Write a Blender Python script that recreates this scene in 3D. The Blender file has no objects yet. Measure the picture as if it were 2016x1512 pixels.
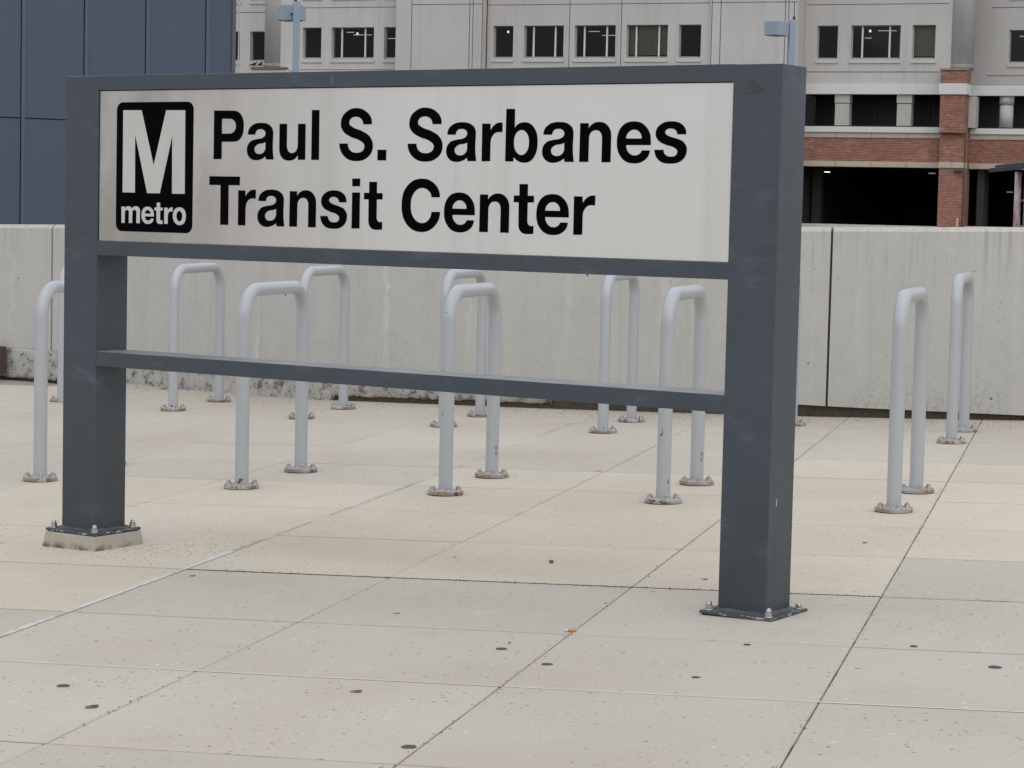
import bpy, bmesh, math, random
from mathutils import Vector, Matrix
R = math.radians
scene = bpy.context.scene
C = scene.collection
rnd = random.Random(7)
ZO = 1.23                       # height of the camera above the paving; heights below are given from the camera

# ---------------------------------------------------------------- camera, sky, sun, exposure
cam = bpy.data.objects.new('camera', bpy.data.cameras.new('camera'))
C.objects.link(cam)
cam.data.sensor_width = 36
cam.data.lens = 4540.45 / 2016 * 36
cam.data.clip_start = .1
cam.data.clip_end = 3000
PITCH, ROLL = .0734458, .0229507
fw = Vector((0, math.cos(PITCH), -math.sin(PITCH)))
u0 = Vector((0, math.sin(PITCH), math.cos(PITCH)))
r0 = Vector((1, 0, 0))
rt = r0 * math.cos(ROLL) + u0 * math.sin(ROLL)
up = u0 * math.cos(ROLL) - r0 * math.sin(ROLL)
cam.matrix_world = Matrix(((rt.x, up.x, -fw.x, 0), (rt.y, up.y, -fw.y, 0), (rt.z, up.z, -fw.z, ZO), (0, 0, 0, 1)))
scene.camera = cam

world = bpy.data.worlds.new('World')
scene.world = world
world.use_nodes = True
wn, wl = world.node_tree.nodes, world.node_tree.links
wn.clear()
SUN_EL, SUN_AZ = 44, 168        # azimuth clockwise from +Y
sky = wn.new('ShaderNodeTexSky')
sky.sky_type = 'NISHITA'
sky.sun_disc = False
sky.sun_elevation = R(SUN_EL)
sky.sun_rotation = R(SUN_AZ)
sky.air_density, sky.dust_density, sky.ozone_density = 1.0, 6.0, 1.0
hs = wn.new('ShaderNodeHueSaturation')
hs.inputs['Saturation'].default_value = .42
bg = wn.new('ShaderNodeBackground')
bg.inputs['Strength'].default_value = .13
wo = wn.new('ShaderNodeOutputWorld')
wl.new(sky.outputs[0], hs.inputs['Color'])
# cloud cover: the overcast luminance law, three times brighter overhead than at the horizon
tc = wn.new('ShaderNodeTexCoord'); sx = wn.new('ShaderNodeSeparateXYZ'); wl.new(tc.outputs['Generated'], sx.inputs[0])
mr = wn.new('ShaderNodeMapRange'); wl.new(sx.outputs[2], mr.inputs[0])
for i, v in ((1, 0), (2, 1), (3, 1.28), (4, 2.55)): mr.inputs[i].default_value = v
cn = wn.new('ShaderNodeTexNoise'); cn.inputs['Scale'].default_value = 2.2; cn.inputs['Detail'].default_value = 5; wl.new(tc.outputs['Generated'], cn.inputs['Vector'])
cr = wn.new('ShaderNodeMapRange'); wl.new(cn.outputs['Fac'], cr.inputs[0])
for i, v in ((1, .3), (2, .7), (3, .82), (4, 1.18)): cr.inputs[i].default_value = v
mm = wn.new('ShaderNodeMath'); mm.operation = 'MULTIPLY'; wl.new(mr.outputs[0], mm.inputs[0]); wl.new(cr.outputs[0], mm.inputs[1])
cc = wn.new('ShaderNodeVectorMath'); cc.operation = 'SCALE'; cc.inputs[0].default_value = (2.42, 2.53, 2.72); wl.new(mm.outputs[0], cc.inputs['Scale'])
mx = wn.new('ShaderNodeMix'); mx.data_type = 'RGBA'; mx.inputs[0].default_value = .90
wl.new(hs.outputs[0], mx.inputs[6]); wl.new(cc.outputs[0], mx.inputs[7])
wl.new(mx.outputs[2], bg.inputs['Color'])
wl.new(bg.outputs[0], wo.inputs['Surface'])

sun = bpy.data.objects.new('sun', bpy.data.lights.new('sun', 'SUN'))
C.objects.link(sun)
sun.data.energy = .5
sun.data.use_shadow = True
sun.data.angle = R(110)
sun.data.color = (1, .96, .90)
sd = Vector((math.sin(R(SUN_AZ)) * math.cos(R(SUN_EL)), math.cos(R(SUN_AZ)) * math.cos(R(SUN_EL)), math.sin(R(SUN_EL))))
sun.rotation_euler = sd.to_track_quat('Z', 'Y').to_euler()

scene.render.engine = 'CYCLES'
vs = scene.view_settings
vs.view_transform = 'Standard'
vs.look = 'None'
vs.gamma = 1
vs.exposure = 0.52
vs.use_curve_mapping = False

# ---------------------------------------------------------------- materials
class NT:
    def __init__(s, name):
        s.m = bpy.data.materials.new(name)
        s.m.use_nodes = True
        s.t = s.m.node_tree
        s.n, s.l = s.t.nodes, s.t.links
        s.b = s.n['Principled BSDF']
        s.out = s.n['Material Output']
    def add(s, kind, **kw):
        n = s.n.new('ShaderNode' + kind)
        for k, v in kw.items():
            setattr(n, k, v)
        return n
    def link(s, a, b): s.l.new(a, b)
    def val(s, node, key, v):
        if hasattr(v, 'is_linked') or hasattr(v, 'links'): s.link(v, node.inputs[key])
        else: node.inputs[key].default_value = v
    def math(s, op, a, b=0.0, clamp=False):
        n = s.add('Math', operation=op, use_clamp=clamp)
        s.val(n, 0, a); s.val(n, 1, b)
        return n.outputs[0]
    def mix(s, f, a, b, blend='MIX'):
        n = s.add('Mix', data_type='RGBA', blend_type=blend)
        s.val(n, 0, f)
        for k, v in ((6, a), (7, b)):
            if isinstance(v, tuple): n.inputs[k].default_value = (*v[:3], 1)
            else: s.link(v, n.inputs[k])
        return n.outputs[2]
    def pos(s, scale=(1, 1, 1), obj=False):
        src = s.add('TexCoord').outputs['Object'] if obj else s.add('NewGeometry').outputs['Position']
        mp = s.add('Mapping')
        mp.inputs['Scale'].default_value = scale
        s.link(src, mp.inputs['Vector'])
        return mp.outputs[0]
    def noise(s, vec, scale, detail=4, rough=.55):
        n = s.add('TexNoise')
        s.link(vec, n.inputs['Vector'])
        n.inputs['Scale'].default_value = scale
        n.inputs['Detail'].default_value = detail
        n.inputs['Roughness'].default_value = rough
        return n.outputs['Fac']
    def ramp(s, f, a, b, va=0.0, vb=1.0):
        n = s.add('MapRange', interpolation_type='SMOOTHSTEP')
        s.val(n, 0, f)
        for i, v in ((1, a), (2, b), (3, va), (4, vb)): s.val(n, i, v)
        return n.outputs[0]
    def spots(s, vec, scale, size, keep, randomness=1.0):
        """small round marks: 1 inside a mark"""
        v = s.add('TexVoronoi')
        s.link(vec, v.inputs['Vector'])
        v.inputs['Scale'].default_value = scale
        v.inputs['Randomness'].default_value = randomness
        sep = s.add('SeparateColor')
        s.link(v.outputs['Color'], sep.inputs[0])
        r = s.math('MULTIPLY', sep.outputs[1], size)
        inside = s.math('LESS_THAN', v.outputs['Distance'], r)
        kept = s.math('LESS_THAN', sep.outputs[0], keep)
        return s.math('MULTIPLY', inside, kept)
    def bump(s, h, strength, dist):
        n = s.add('Bump')
        n.inputs['Strength'].default_value = strength
        n.inputs['Distance'].default_value = dist
        s.link(h, n.inputs['Height'])
        s.link(n.outputs[0], s.b.inputs['Normal'])
    def fin(s, col=None, rough=.8, metal=0.0, spec=.5):
        if col is not None: s.val(s.b, 'Base Color', (*col, 1) if isinstance(col, tuple) else col)
        s.val(s.b, 'Roughness', rough)
        s.val(s.b, 'Metallic', metal)
        s.val(s.b, 'Specular IOR Level', spec)
        return s.m

def shade(c, k): return tuple(x * k for x in c)

def plain(name, col, rough=.7, metal=0.0, var=.12, scale=4.0, spec=.5, bump=0.0, bscale=60):
    t = NT(name)
    p = t.pos()
    n = t.noise(p, scale, 5)
    c = t.mix(n, shade(col, 1 - var), shade(col, 1 + var))
    if bump: t.bump(t.noise(p, bscale, 4), .5, bump)
    return t.fin(c, rough, metal, spec)

def paving(name, col):
    t = NT(name)
    p = t.pos()
    oi = t.add('ObjectInfo').outputs['Random']
    c = t.mix(oi, shade(col, .965), shade(col, 1.035))
    big = t.noise(p, .8, 5, .6)
    c = t.mix(t.ramp(big, .35, .7), c, t.mix(1.0, c, (.93, .915, .89), 'MULTIPLY'))
    blot = t.noise(p, .33, 5, .65)
    c = t.mix(t.ramp(blot, .38, .66, 0, .55), c, t.mix(1.0, c, (.90, .885, .865), 'MULTIPLY'))
    damp = t.noise(t.pos((1.3, 2.1, 1)), 2.3, 7, .72)
    c = t.mix(t.ramp(damp, .56, .70, 0, .30), c, t.mix(1.0, c, (.80, .775, .74), 'MULTIPLY'))
    pale = t.noise(t.pos((2.2, 1.2, 1)), 1.9, 6, .7)
    c = t.mix(t.ramp(pale, .57, .72, 0, .30), c, shade(col, 1.16))
    broom = t.noise(t.pos((9, 160, 9)), 1.0, 3)
    fine = t.noise(p, 260, 3, .7)
    c = t.mix(t.ramp(fine, .3, .7, 0, .16), c, t.mix(1.0, c, (.72, .70, .67), 'MULTIPLY'))
    c = t.mix(t.ramp(broom, .35, .75, 0, .10), c, t.mix(1.0, c, (.8, .8, .8), 'MULTIPLY'))
    patch = t.noise(p, 1.7, 4, .6)
    dens = t.ramp(patch, .38, .66, .08, .75)
    s1 = t.spots(p, 38, .23, dens)
    s2 = t.spots(p, 75, .34, t.math('MULTIPLY', dens, 1.0))
    s3 = t.spots(p, 13, .12, .28)
    c = t.mix(t.math('MULTIPLY', s1, .8), c, (.20, .165, .12))
    c = t.mix(t.math('MULTIPLY', s2, .50), c, (.22, .185, .14))
    c = t.mix(t.math('MULTIPLY', s3, .60), c, (.16, .13, .10))
    lt = t.spots(t.pos((1.03, .97, 1)), 21, .2, .22)
    c = t.mix(t.math('MULTIPLY', lt, .35), c, (.72, .70, .66))
    stain = t.ramp(t.noise(t.pos((1, 1, 1)), 3.3, 6, .68), .60, .78, 0, .16)
    c = t.mix(stain, c, (.30, .235, .17))
    t.bump(t.math('ADD', t.math('MULTIPLY', fine, .6), broom), .35, .0012)
    return t.fin(c, .88, 0, .35)

GREY = paving('grey_concrete_paving', (.498, .456, .398))
CREAM = paving('cream_concrete_paving', (.566, .509, .422))

def joint_mat(name, col, dark, thr, mixv=1.0):
    t = NT(name)
    n = t.noise(t.pos(), 5.5, 5, .7)
    c = t.mix(t.math('MULTIPLY', t.ramp(n, thr - .05, thr + .05), mixv), col, dark)
    n2 = t.noise(t.pos(), 60, 3, .7)
    c = t.mix(t.ramp(n2, .3, .7, 0, .5), c, dark)
    t.bump(n2, .6, .003)
    return t.fin(c, .95, 0, .2)
J_DARK = joint_mat('joint_dirt', (.075, .064, .050), (.025, .022, .018), .50)
J_MID = joint_mat('joint_sand', (.27, .235, .185), (.045, .038, .030), .53)
J_FAINT = joint_mat('joint_grout', (.395, .352, .285), (.14, .115, .085), .62)
J_WHITE = joint_mat('joint_sealant', (.60, .59, .57), (.40, .365, .30), .57, .85)
J_WORN = joint_mat('joint_sealant_worn', (.56, .53, .48), (.37, .33, .27), .50, .9)
J_WHITE2 = joint_mat('joint_sealant_clean', (.575, .55, .515), (.46, .425, .37), .54, .7)

def wall_mat(name, col, rough_face=False):
    t = NT(name)
    p = t.pos()
    z = t.add('SeparateXYZ'); t.link(t.add('NewGeometry').outputs['Position'], z.inputs[0])
    c = t.mix(t.noise(p, 1.1, 6, .6), shade(col, .90), shade(col, 1.08))
    streak = t.noise(t.pos((13, 13, .55)), 1.0, 5, .62)
    c = t.mix(t.ramp(streak, .50, .74, 0, .22), c, shade(col, .60))
    streak2 = t.noise(t.pos((30, 30, 1.1)), 1.0, 4, .6)
    topm = t.ramp(z.outputs[2], .62, 1.2)
    c = t.mix(t.math('MULTIPLY', t.ramp(streak2, .5, .72, 0, .5), topm), c, shade(col, .48))
    lightst = t.noise(t.pos((9, 9, .5)), 1.3, 4, .6)
    c = t.mix(t.ramp(lightst, .56, .74, 0, .22), c, shade(col, 1.3))
    # lime runs down from the joint hairlines, each at its own place along the wall
    wob = t.math('MULTIPLY', t.math('SUBTRACT', t.noise(t.pos((1, 1, 9)), 1.0, 3), .5), .10)
    xw = t.math('ADD', z.outputs[0], wob)
    nb = t.noise(t.pos((60, 60, 14)), 1.0, 3, .7)
    for x0, w, z0, z1, k in ((-.83, .020, .10, 1.02, .55), (-1.73, .016, .12, .62, .42), (.93, .017, .12, .90, .5), (-.28, .010, .35, .95, .4), (-3.80, .022, .25, .95, .4)):
        d = t.math('ABSOLUTE', t.math('SUBTRACT', xw, x0))
        f = t.math('MULTIPLY', t.ramp(d, w * .2, w * 1.4, 1, 0), t.math('MULTIPLY', t.ramp(z.outputs[2], z0 - .05, z0 + .1), t.ramp(z.outputs[2], z1 - .2, z1, 1, 0)))
        c = t.mix(t.math('MULTIPLY', t.math('MULTIPLY', f, t.ramp(nb, .35, .62, .25, 1)), k), c, (.66, .65, .63))
    # dark mildew low on the wall
    low = t.math('MULTIPLY', t.ramp(z.outputs[2], .04, .42, 1, 0), t.ramp(t.noise(p, 1.6, 6, .7), .46, .62))
    lowsp = t.ramp(t.noise(p, 38, 5, .75), .46, .6)
    c = t.mix(t.math('MULTIPLY', t.math('MULTIPLY', low, lowsp), .34), c, (.10, .10, .085))
    hole = t.spots(p, 9, .085, .30)
    hole2 = t.spots(p, 30, .17, t.ramp(t.noise(p, 1.4, 3), .40, .66, .06, .8))
    c = t.mix(t.math('MULTIPLY', hole, .85), c, (.05, .05, .045))
    c = t.mix(t.math('MULTIPLY', hole2, .5), c, (.12, .12, .11))
    f = t.noise(p, 90, 4, .65)
    c = t.mix(t.ramp(f, .35, .68, 0, .22), c, shade(col, .66))
    mott = t.noise(p, 7, 6, .7)
    c = t.mix(t.ramp(mott, .45, .68, 0, .22), c, shade(col, .72))
    if rough_face:
        c = t.mix(t.ramp(t.noise(p, 14, 6, .78), .50, .62, 0, .75), c, (.055, .052, .045))
        c = t.mix(t.ramp(t.noise(p, 33, 4, .7), .56, .66, 0, .7), c, (.55, .54, .50))
    t.bump(t.math('SUBTRACT', f, t.math('MULTIPLY', hole, 2.0)), .5, .0025 if not rough_face else .012)
    return t.fin(c, .9, 0, .3)
WALL = wall_mat('cast_concrete', (.490, .480, .452))
ROUGHC = wall_mat('rough_footing_concrete', (.47, .455, .425), True)
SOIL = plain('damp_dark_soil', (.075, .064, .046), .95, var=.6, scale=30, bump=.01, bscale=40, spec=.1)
PEDESTAL = NT('grout_pedestal')
_t = PEDESTAL; _p = _t.pos(); _z = _t.add('SeparateXYZ'); _t.link(_t.add('NewGeometry').outputs['Position'], _z.inputs[0])
_c = _t.mix(_t.noise(_p, 9, 5, .65), (.33, .30, .25), (.45, .42, .365))
_c = _t.mix(_t.math('MULTIPLY', _t.ramp(_z.outputs[2], -.012, .02, 1, 0), _t.ramp(_t.noise(_p, 16, 5, .7), .42, .6)), _c, (.12, .085, .065))
_c = _t.mix(_t.math('MULTIPLY', _t.ramp(_t.noise(_t.pos((30, 30, 5)), 1, 4), .55, .7), .35), _c, (.17, .13, .10))
_t.bump(_t.noise(_p, 70, 4), .5, .003); PEDESTAL = _t.fin(_c, .92, 0, .3)

def frame_paint():
    t = NT('slate_grey_paint')
    p = t.pos()
    c = t.mix(t.noise(p, 2.2, 5, .6), (.040, .053, .067), (.051, .065, .080))
    smear = t.noise(t.pos((5, 5, 14)), 1.0, 6, .72)
    c = t.mix(t.ramp(smear, .52, .76, 0, .48), c, (.105, .128, .155))
    scuff = t.spots(t.pos((1, 1, .35)), 11, .11, .25)
    c = t.mix(t.math('MULTIPLY', scuff, .22), c, (.22, .235, .25))
    scr = t.noise(t.pos((26, 26, 2.6)), 1.0, 5, .75)
    c = t.mix(t.math('MULTIPLY', t.ramp(scr, .66, .74, 0, .5), t.ramp(t.noise(p, 1.3, 3), .5, .62)), c, (.135, .16, .19))
    wz = t.add('SeparateXYZ'); t.link(t.add('NewGeometry').outputs['Position'], wz.inputs[0])
    c = t.mix(t.math('MULTIPLY', t.ramp(wz.outputs[2], .08, .55, 1, 0), t.ramp(t.noise(t.pos((6, 6, 1.5)), 1.0, 5, .65), .40, .62, .25, .75)), c, (.030, .036, .042))   # patchy darker tone towards the feet
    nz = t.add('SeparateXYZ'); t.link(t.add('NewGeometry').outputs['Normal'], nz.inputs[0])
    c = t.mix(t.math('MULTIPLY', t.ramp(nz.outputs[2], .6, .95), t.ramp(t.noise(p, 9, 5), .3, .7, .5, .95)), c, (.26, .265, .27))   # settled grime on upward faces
    rg = t.ramp(t.noise(p, 6, 4), .3, .7, .30, .44)
    t.bump(t.noise(p, 9, 3), .15, .0012)
    return t.fin(c, rg, 0, .5)
FRAME = frame_paint()
def chipped():
    t = NT('chipped_slate_paint')
    p = t.pos()
    chip = t.ramp(t.noise(t.pos((1, 1, 2.5)), 30, 5, .7), .57, .61)
    nz = t.add('SeparateXYZ'); t.link(t.add('NewGeometry').outputs['Normal'], nz.inputs[0])
    side = t.ramp(nz.outputs[2], .3, .7, 1, .0)
    c = t.mix(t.noise(p, 22, 5), (.042, .048, .057), (.072, .082, .096))
    c = t.mix(t.math('MULTIPLY', chip, side), c, (.36, .36, .36))
    c = t.mix(t.math('MULTIPLY', t.ramp(t.noise(p, 41, 4), .58, .64), side), c, (.03, .022, .018))
    t.bump(t.noise(p, 35, 5, .7), .8, .004)
    return t.fin(c, .5)
CHIP = chipped()

def panel_mat(name, k):
    t = NT(name)
    brush = t.noise(t.pos((3, 3, 420), obj=True), 1.0, 3, .6)
    big = t.noise(t.pos((.9, 1, 1.4), obj=True), 1.0, 4)
    c = t.mix(brush, (.68, .665, .64), (.76, .745, .72))
    c = t.mix(t.ramp(big, .42, .72, 0, .3), c, (.62, .61, .585))
    vst = t.noise(t.pos((7, 1, .35), obj=True), 1.0, 4)
    c = t.mix(t.ramp(vst, .50, .78, 0, .25), c, (.42, .40, .37))
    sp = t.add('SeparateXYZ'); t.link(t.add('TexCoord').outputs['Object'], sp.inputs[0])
    left_tone = t.noise(t.pos((3.2, 1, 2.2), obj=True), 1.0, 5, .6)
    edge = t.math('MULTIPLY', t.ramp(sp.outputs[0], .17, 1.7, 1, 0), t.ramp(left_tone, .15, .8, .3, 1))
    c = t.mix(t.math('MULTIPLY', edge, k), c, (.27, .24, .215))                      # reflection gradient painted darker to the left, with some discoloured edge
    t.bump(brush, .12, .0004)
    return t.fin(c, t.ramp(big, .3, .7, .36, .46), .55, .5)
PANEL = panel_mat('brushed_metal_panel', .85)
LOGOM = panel_mat('brushed_metal_logo', .30)
BLACK = plain('black_vinyl', (.0012, .0012, .0018), .6, var=.2, spec=.03)
GAP = plain('shadow_gap', (.012, .013, .016), .8)
SEAL = plain('joint_sealant_dark', (.075, .062, .052), .9, var=.5, scale=20)
STAINLESS = plain('galvanised_steel', (.50, .49, .47), .36, .85, var=.25, scale=60)
BRIGHT = plain('stainless_steel', (.50, .49, .47), .27, .95, var=.2, scale=60)
RESIDUE = plain('tape_residue', (.050, .053, .048), .8, var=.4, scale=60)

def rack_paint(name, rust):
    t = NT(name)
    p = t.pos(obj=True)
    ri = t.add('ObjectInfo').outputs['Random']
    off = t.add('VectorMath', operation='SCALE'); cb = t.add('CombineXYZ')
    for i in range(3): t.link(ri, cb.inputs[i])
    t.link(cb.outputs[0], off.inputs[0]); off.inputs['Scale'].default_value = 37
    ad = t.add('VectorMath', operation='ADD'); t.link(p, ad.inputs[0]); t.link(off.outputs[0], ad.inputs[1])
    q = ad.outputs[0]
    c = t.mix(t.noise(q, 5, 4), (.375, .398, .42), (.415, .436, .458))
    c = t.mix(t.ramp(t.noise(q, 90, 3, .7), .35, .7, 0, .15), c, (.26, .275, .29))
    sp = t.spots(q, 17, .09, .22)
    c = t.mix(t.math('MULTIPLY', sp, .8), c, (.10, .075, .06))
    if rust:
        m = t.ramp(t.noise(q, 17, 5, .7), .50, .56)
        nz = t.add('SeparateXYZ'); t.link(t.add('NewGeometry').outputs['Normal'], nz.inputs[0])
        m = t.math('MULTIPLY', m, t.ramp(nz.outputs[2], .2, .8, 1, .40))
        rc = t.mix(t.ramp(t.noise(q, 45, 4, .7), .4, .6), (.24, .095, .04), (.030, .016, .012))
        c = t.mix(m, c, rc)
        grime = t.math('MULTIPLY', t.ramp(t.noise(q, 9, 4, .6), .38, .58), t.ramp(nz.outputs[2], .3, .8, .85, .40))
        c = t.mix(grime, c, (.27, .20, .135))
    if rust: t.bump(t.noise(q, 55, 3), .2, .0008)
    return t.fin(c, .27, 0, .65)
RACK = rack_paint('light_grey_gloss_paint', False)
RACKF = rack_paint('rusting_grey_paint', True)
RUST = plain('rust', (.20, .075, .03), .9, var=.6, scale=70, spec=.1)

def stucco(name, col, streaks=.3, sc=(2.2, 2.2, .12), bump=.004):
    t = NT(name)
    p = t.pos()
    c = t.mix(t.noise(p, .35, 6, .6), shade(col, .88), shade(col, 1.10))
    c = t.mix(t.ramp(t.noise(t.pos(sc), 1.0, 5, .65), .50, .74, 0, streaks), c, shade(col, .58))
    c = t.mix(t.ramp(t.noise(p, 9, 5, .7), .35, .72, 0, .16), c, shade(col, .7))
    c = t.mix(t.ramp(t.noise(t.pos((.5, .5, .25)), 1.0, 5, .7), .42, .7, 0, .35), c, t.mix(1.0, c, (.86, .84, .81), 'MULTIPLY'))
    t.bump(t.noise(p, 26, 4), .5, bump)
    return t.fin(c, .9, 0, .25)
PRECAST = stucco('grey_precast', (.560, .538, .515))
PRECAST2 = stucco('pale_precast', (.590, .575, .55))
WHITEBAND = stucco('white_cast_stone', (.70, .695, .68), .12)
CREAMSTONE = stucco('cream_cast_stone', (.52, .46, .35), .28)
PIER = stucco('cream_render', (.50, .49, .45), .15)
WINFRAME = plain('pale_window_frame', (.36, .335, .30), .6)
MULL = plain('white_mullion', (.66, .66, .65), .5)
DARKMET = plain('dark_bronze_metal', (.045, .042, .040), .5)
DARKWALL = plain('dark_interior', (.028, .026, .025), .9)
DARKCEIL = plain('dark_soffit', (.045, .040, .036), .9)
BLIND = plain('olive_blind', (.21, .20, .135), .8, var=.15)
RAIL = plain('black_rail', (.012, .012, .014), .5)
ASPHALT = plain('asphalt', (.05, .05, .05), .95, var=.3)
DECK = plain('podium_concrete', (.30, .29, .27), .9)

def brick_mat():
    t = NT('weathered_red_brick')
    g = t.add('SeparateXYZ'); t.link(t.add('TexCoord').outputs['Object'], g.inputs[0])
    cb = t.add('CombineXYZ')
    t.link(t.math('ADD', g.outputs[0], g.outputs[1]), cb.inputs[0]); t.link(g.outputs[2], cb.inputs[1])
    br = t.add('TexBrick')
    t.link(cb.outputs[0], br.inputs['Vector'])
    br.inputs['Scale'].default_value = 1
    br.inputs['Brick Width'].default_value = .215
    br.inputs['Row Height'].default_value = .068
    br.inputs['Mortar Size'].default_value = .010
    br.inputs['Mortar Smooth'].default_value = .2
    br.inputs['Bias'].default_value = -.1
    br.inputs['Color1'].default_value = (.37, .13, .085, 1)
    br.inputs['Color2'].default_value = (.165, .060, .045, 1)
    br.inputs['Mortar'].default_value = (.36, .27, .22, 1)
    p = t.pos()
    c = t.mix(t.ramp(t.noise(t.pos((1.5, 1.5, 9)), 1.0, 5, .7), .56, .68, 0, .75), br.outputs[0], (.46, .32, .26))
    c = t.mix(t.ramp(t.noise(p, .6, 5), .35, .75, 0, .35), c, (.13, .06, .045))
    c = t.mix(t.ramp(t.noise(t.pos((3, 3, 10)), 1.0, 4, .7), .66, .72, 0, .8), c, (.52, .44, .40))
    t.bump(br.outputs[1], -.6, .01)
    return t.fin(c, .9, 0, .25)
BRICK = brick_mat()

def glass_mat():
    t = NT('dark_window_glass')
    t.n.remove(t.b)
    tr = t.add('BsdfTransparent'); tr.inputs[0].default_value = (.80, .82, .80, 1)
    gl = t.add('BsdfGlossy'); gl.inputs['Roughness'].default_value = .03; gl.inputs['Color'].default_value = (.9, .93, .95, 1)
    fr = t.add('Fresnel'); fr.inputs[0].default_value = 1.27
    mx = t.add('MixShader')
    t.link(fr.outputs[0], mx.inputs[0]); t.link(tr.outputs[0], mx.inputs[1]); t.link(gl.outputs[0], mx.inputs[2])
    t.link(mx.outputs[0], t.out.inputs[0])
    return t.m
GLASS = glass_mat()
def lit(name, col, e):
    t = NT(name)
    t.b.inputs['Emission Color'].default_value = (*col, 1)
    t.b.inputs['Emission Strength'].default_value = e
    return t.fin((.8, .8, .8), .5)
TUBE = lit('office_tube_light', (1, .96, .88), .38)
GLAMP = lit('garage_light', (1, .97, .92), 1.1)
GLAMP2 = lit('garage_light_dim', (1, .9, .75), .16)

def clad():
    t = NT('blue_grey_metal_cladding')
    p = t.pos()
    c = t.mix(t.noise(p, .5, 5, .6), (.064, .088, .124), (.074, .100, .139))
    c = t.mix(t.ramp(t.noise(t.pos((8, 8, .4)), 1.0, 4), .5, .75, 0, .16), c, (.055, .07, .10))
    t.bump(t.noise(t.pos((1, 1, .6)), 1.8, 3), .15, .01)
    return t.fin(c, t.ramp(t.noise(p, 3, 3), .3, .7, .42, .55), .0, .5)
CLAD = clad()
CLADTRIM = plain('blue_grey_trim', (.092, .115, .150), .45)
LIGHTBLUE = plain('pale_blue_pole_paint', (.30, .37, .45), .5, var=.07)
LENS = plain('lamp_lens', (.35, .36, .37), .3)
PINK = NT('worn_red_post_paint')
_t = PINK; _c = _t.mix(_t.ramp(_t.noise(_t.pos((1, 1, .4)), 6, 5, .6), .36, .56), (.25, .11, .115), (.40, .36, .36)); PINK = _t.fin(_c, .6)
TILE = plain('dark_roof_tile', (.035, .033, .033), .8)
SHEDWALL = plain('grey_green_boarding', (.20, .205, .19), .8)
BROWN = plain('brown_board', (.075, .055, .042), .85)
LEAFD = plain('dark_dry_leaf', (.060, .052, .042), .8, var=.4, scale=80)
LEAFR = plain('russet_leaf', (.17, .060, .035), .8, var=.4, scale=80)
GUM = plain('old_chewing_gum', (.068, .063, .056), .8, var=.3, scale=90)
STONE = plain('grey_pebble', (.12, .115, .105), .85, var=.4, scale=60)
GRIT = plain('dark_grit', (.13, .112, .090), .95, var=.6, scale=40)
ORANGE = plain('cork_filter_paper', (.55, .24, .08), .8)
PAPERW = plain('white_paper', (.62, .60, .56), .8)
BIRD = plain('dark_feathers', (.03, .03, .032), .8)

# ---------------------------------------------------------------- mesh helpers
class M:
    def __init__(s): s.v, s.f, s.s = [], [], []
    def quad(s, *p, smooth=False):
        i = len(s.v); s.v += [tuple(q) for q in p]; s.f.append(tuple(range(i, i + len(p)))); s.s.append(smooth)
    def box(s, x0, x1, y0, y1, z0, z1):
        i = len(s.v)
        s.v += [(x, y, z) for z in (z0, z1) for y in (y0, y1) for x in (x0, x1)]
        for f in ((0, 2, 3, 1), (4, 5, 7, 6), (0, 1, 5, 4), (2, 6, 7, 3), (0, 4, 6, 2), (1, 3, 7, 5)):
            s.f.append(tuple(i + k for k in f)); s.s.append(False)
    def cyl(s, x, y, z0, z1, r0, r1=None, n=24, cap=True, a0=0):
        r1 = r0 if r1 is None else r1
        i = len(s.v)
        for z, r in ((z0, r0), (z1, r1)):
            s.v += [(x + r * math.cos(a0 + k * 2 * math.pi / n), y + r * math.sin(a0 + k * 2 * math.pi / n), z) for k in range(n)]
        for k in range(n):
            s.f.append((i + k, i + (k + 1) % n, i + n + (k + 1) % n, i + n + k)); s.s.append(n > 8)
        if cap:
            s.f.append(tuple(i + k for k in reversed(range(n)))); s.s.append(False)
            s.f.append(tuple(i + n + k for k in range(n))); s.s.append(False)
    def tube(s, pts, r, n=20):
        pts = [Vector(p) for p in pts]; rings = []
        nrm = Vector((0, 1, 0))
        for k, p in enumerate(pts):
            a, b = pts[max(0, k - 1)], pts[min(len(pts) - 1, k + 1)]
            t = (b - a).normalized(); u = t.cross(nrm).normalized(); w = nrm
            i = len(s.v); rings.append(i)
            s.v += [tuple(p + (u * math.cos(j * 2 * math.pi / n) + w * math.sin(j * 2 * math.pi / n)) * r) for j in range(n)]
        for a, b in zip(rings, rings[1:]):
            for j in range(n):
                s.f.append((a + j, b + j, b + (j + 1) % n, a + (j + 1) % n)); s.s.append(True)
    def mesh(s, name, mat, bevel=0):
        me = bpy.data.meshes.new(name)
        me.from_pydata(s.v, [], s.f)
        me.polygons.foreach_set('use_smooth', s.s)
        if bevel:
            bm = bmesh.new(); bm.from_mesh(me)
            bmesh.ops.remove_doubles(bm, verts=bm.verts, dist=1e-5)
            es = [e for e in bm.edges if len(e.link_faces) == 2 and e.calc_face_angle(0) > .7]
            bmesh.ops.bevel(bm, geom=es, offset=bevel, segments=2, profile=.6, affect='EDGES')
            bm.to_mesh(me); bm.free()
        me.materials.append(mat)
        me.update()
        return me
    def build(s, name, mat, parent=None, loc=(0, 0, 0), rz=0, bevel=0):
        return put(name, s.mesh(name, mat, bevel), parent, loc, rz)

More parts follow.
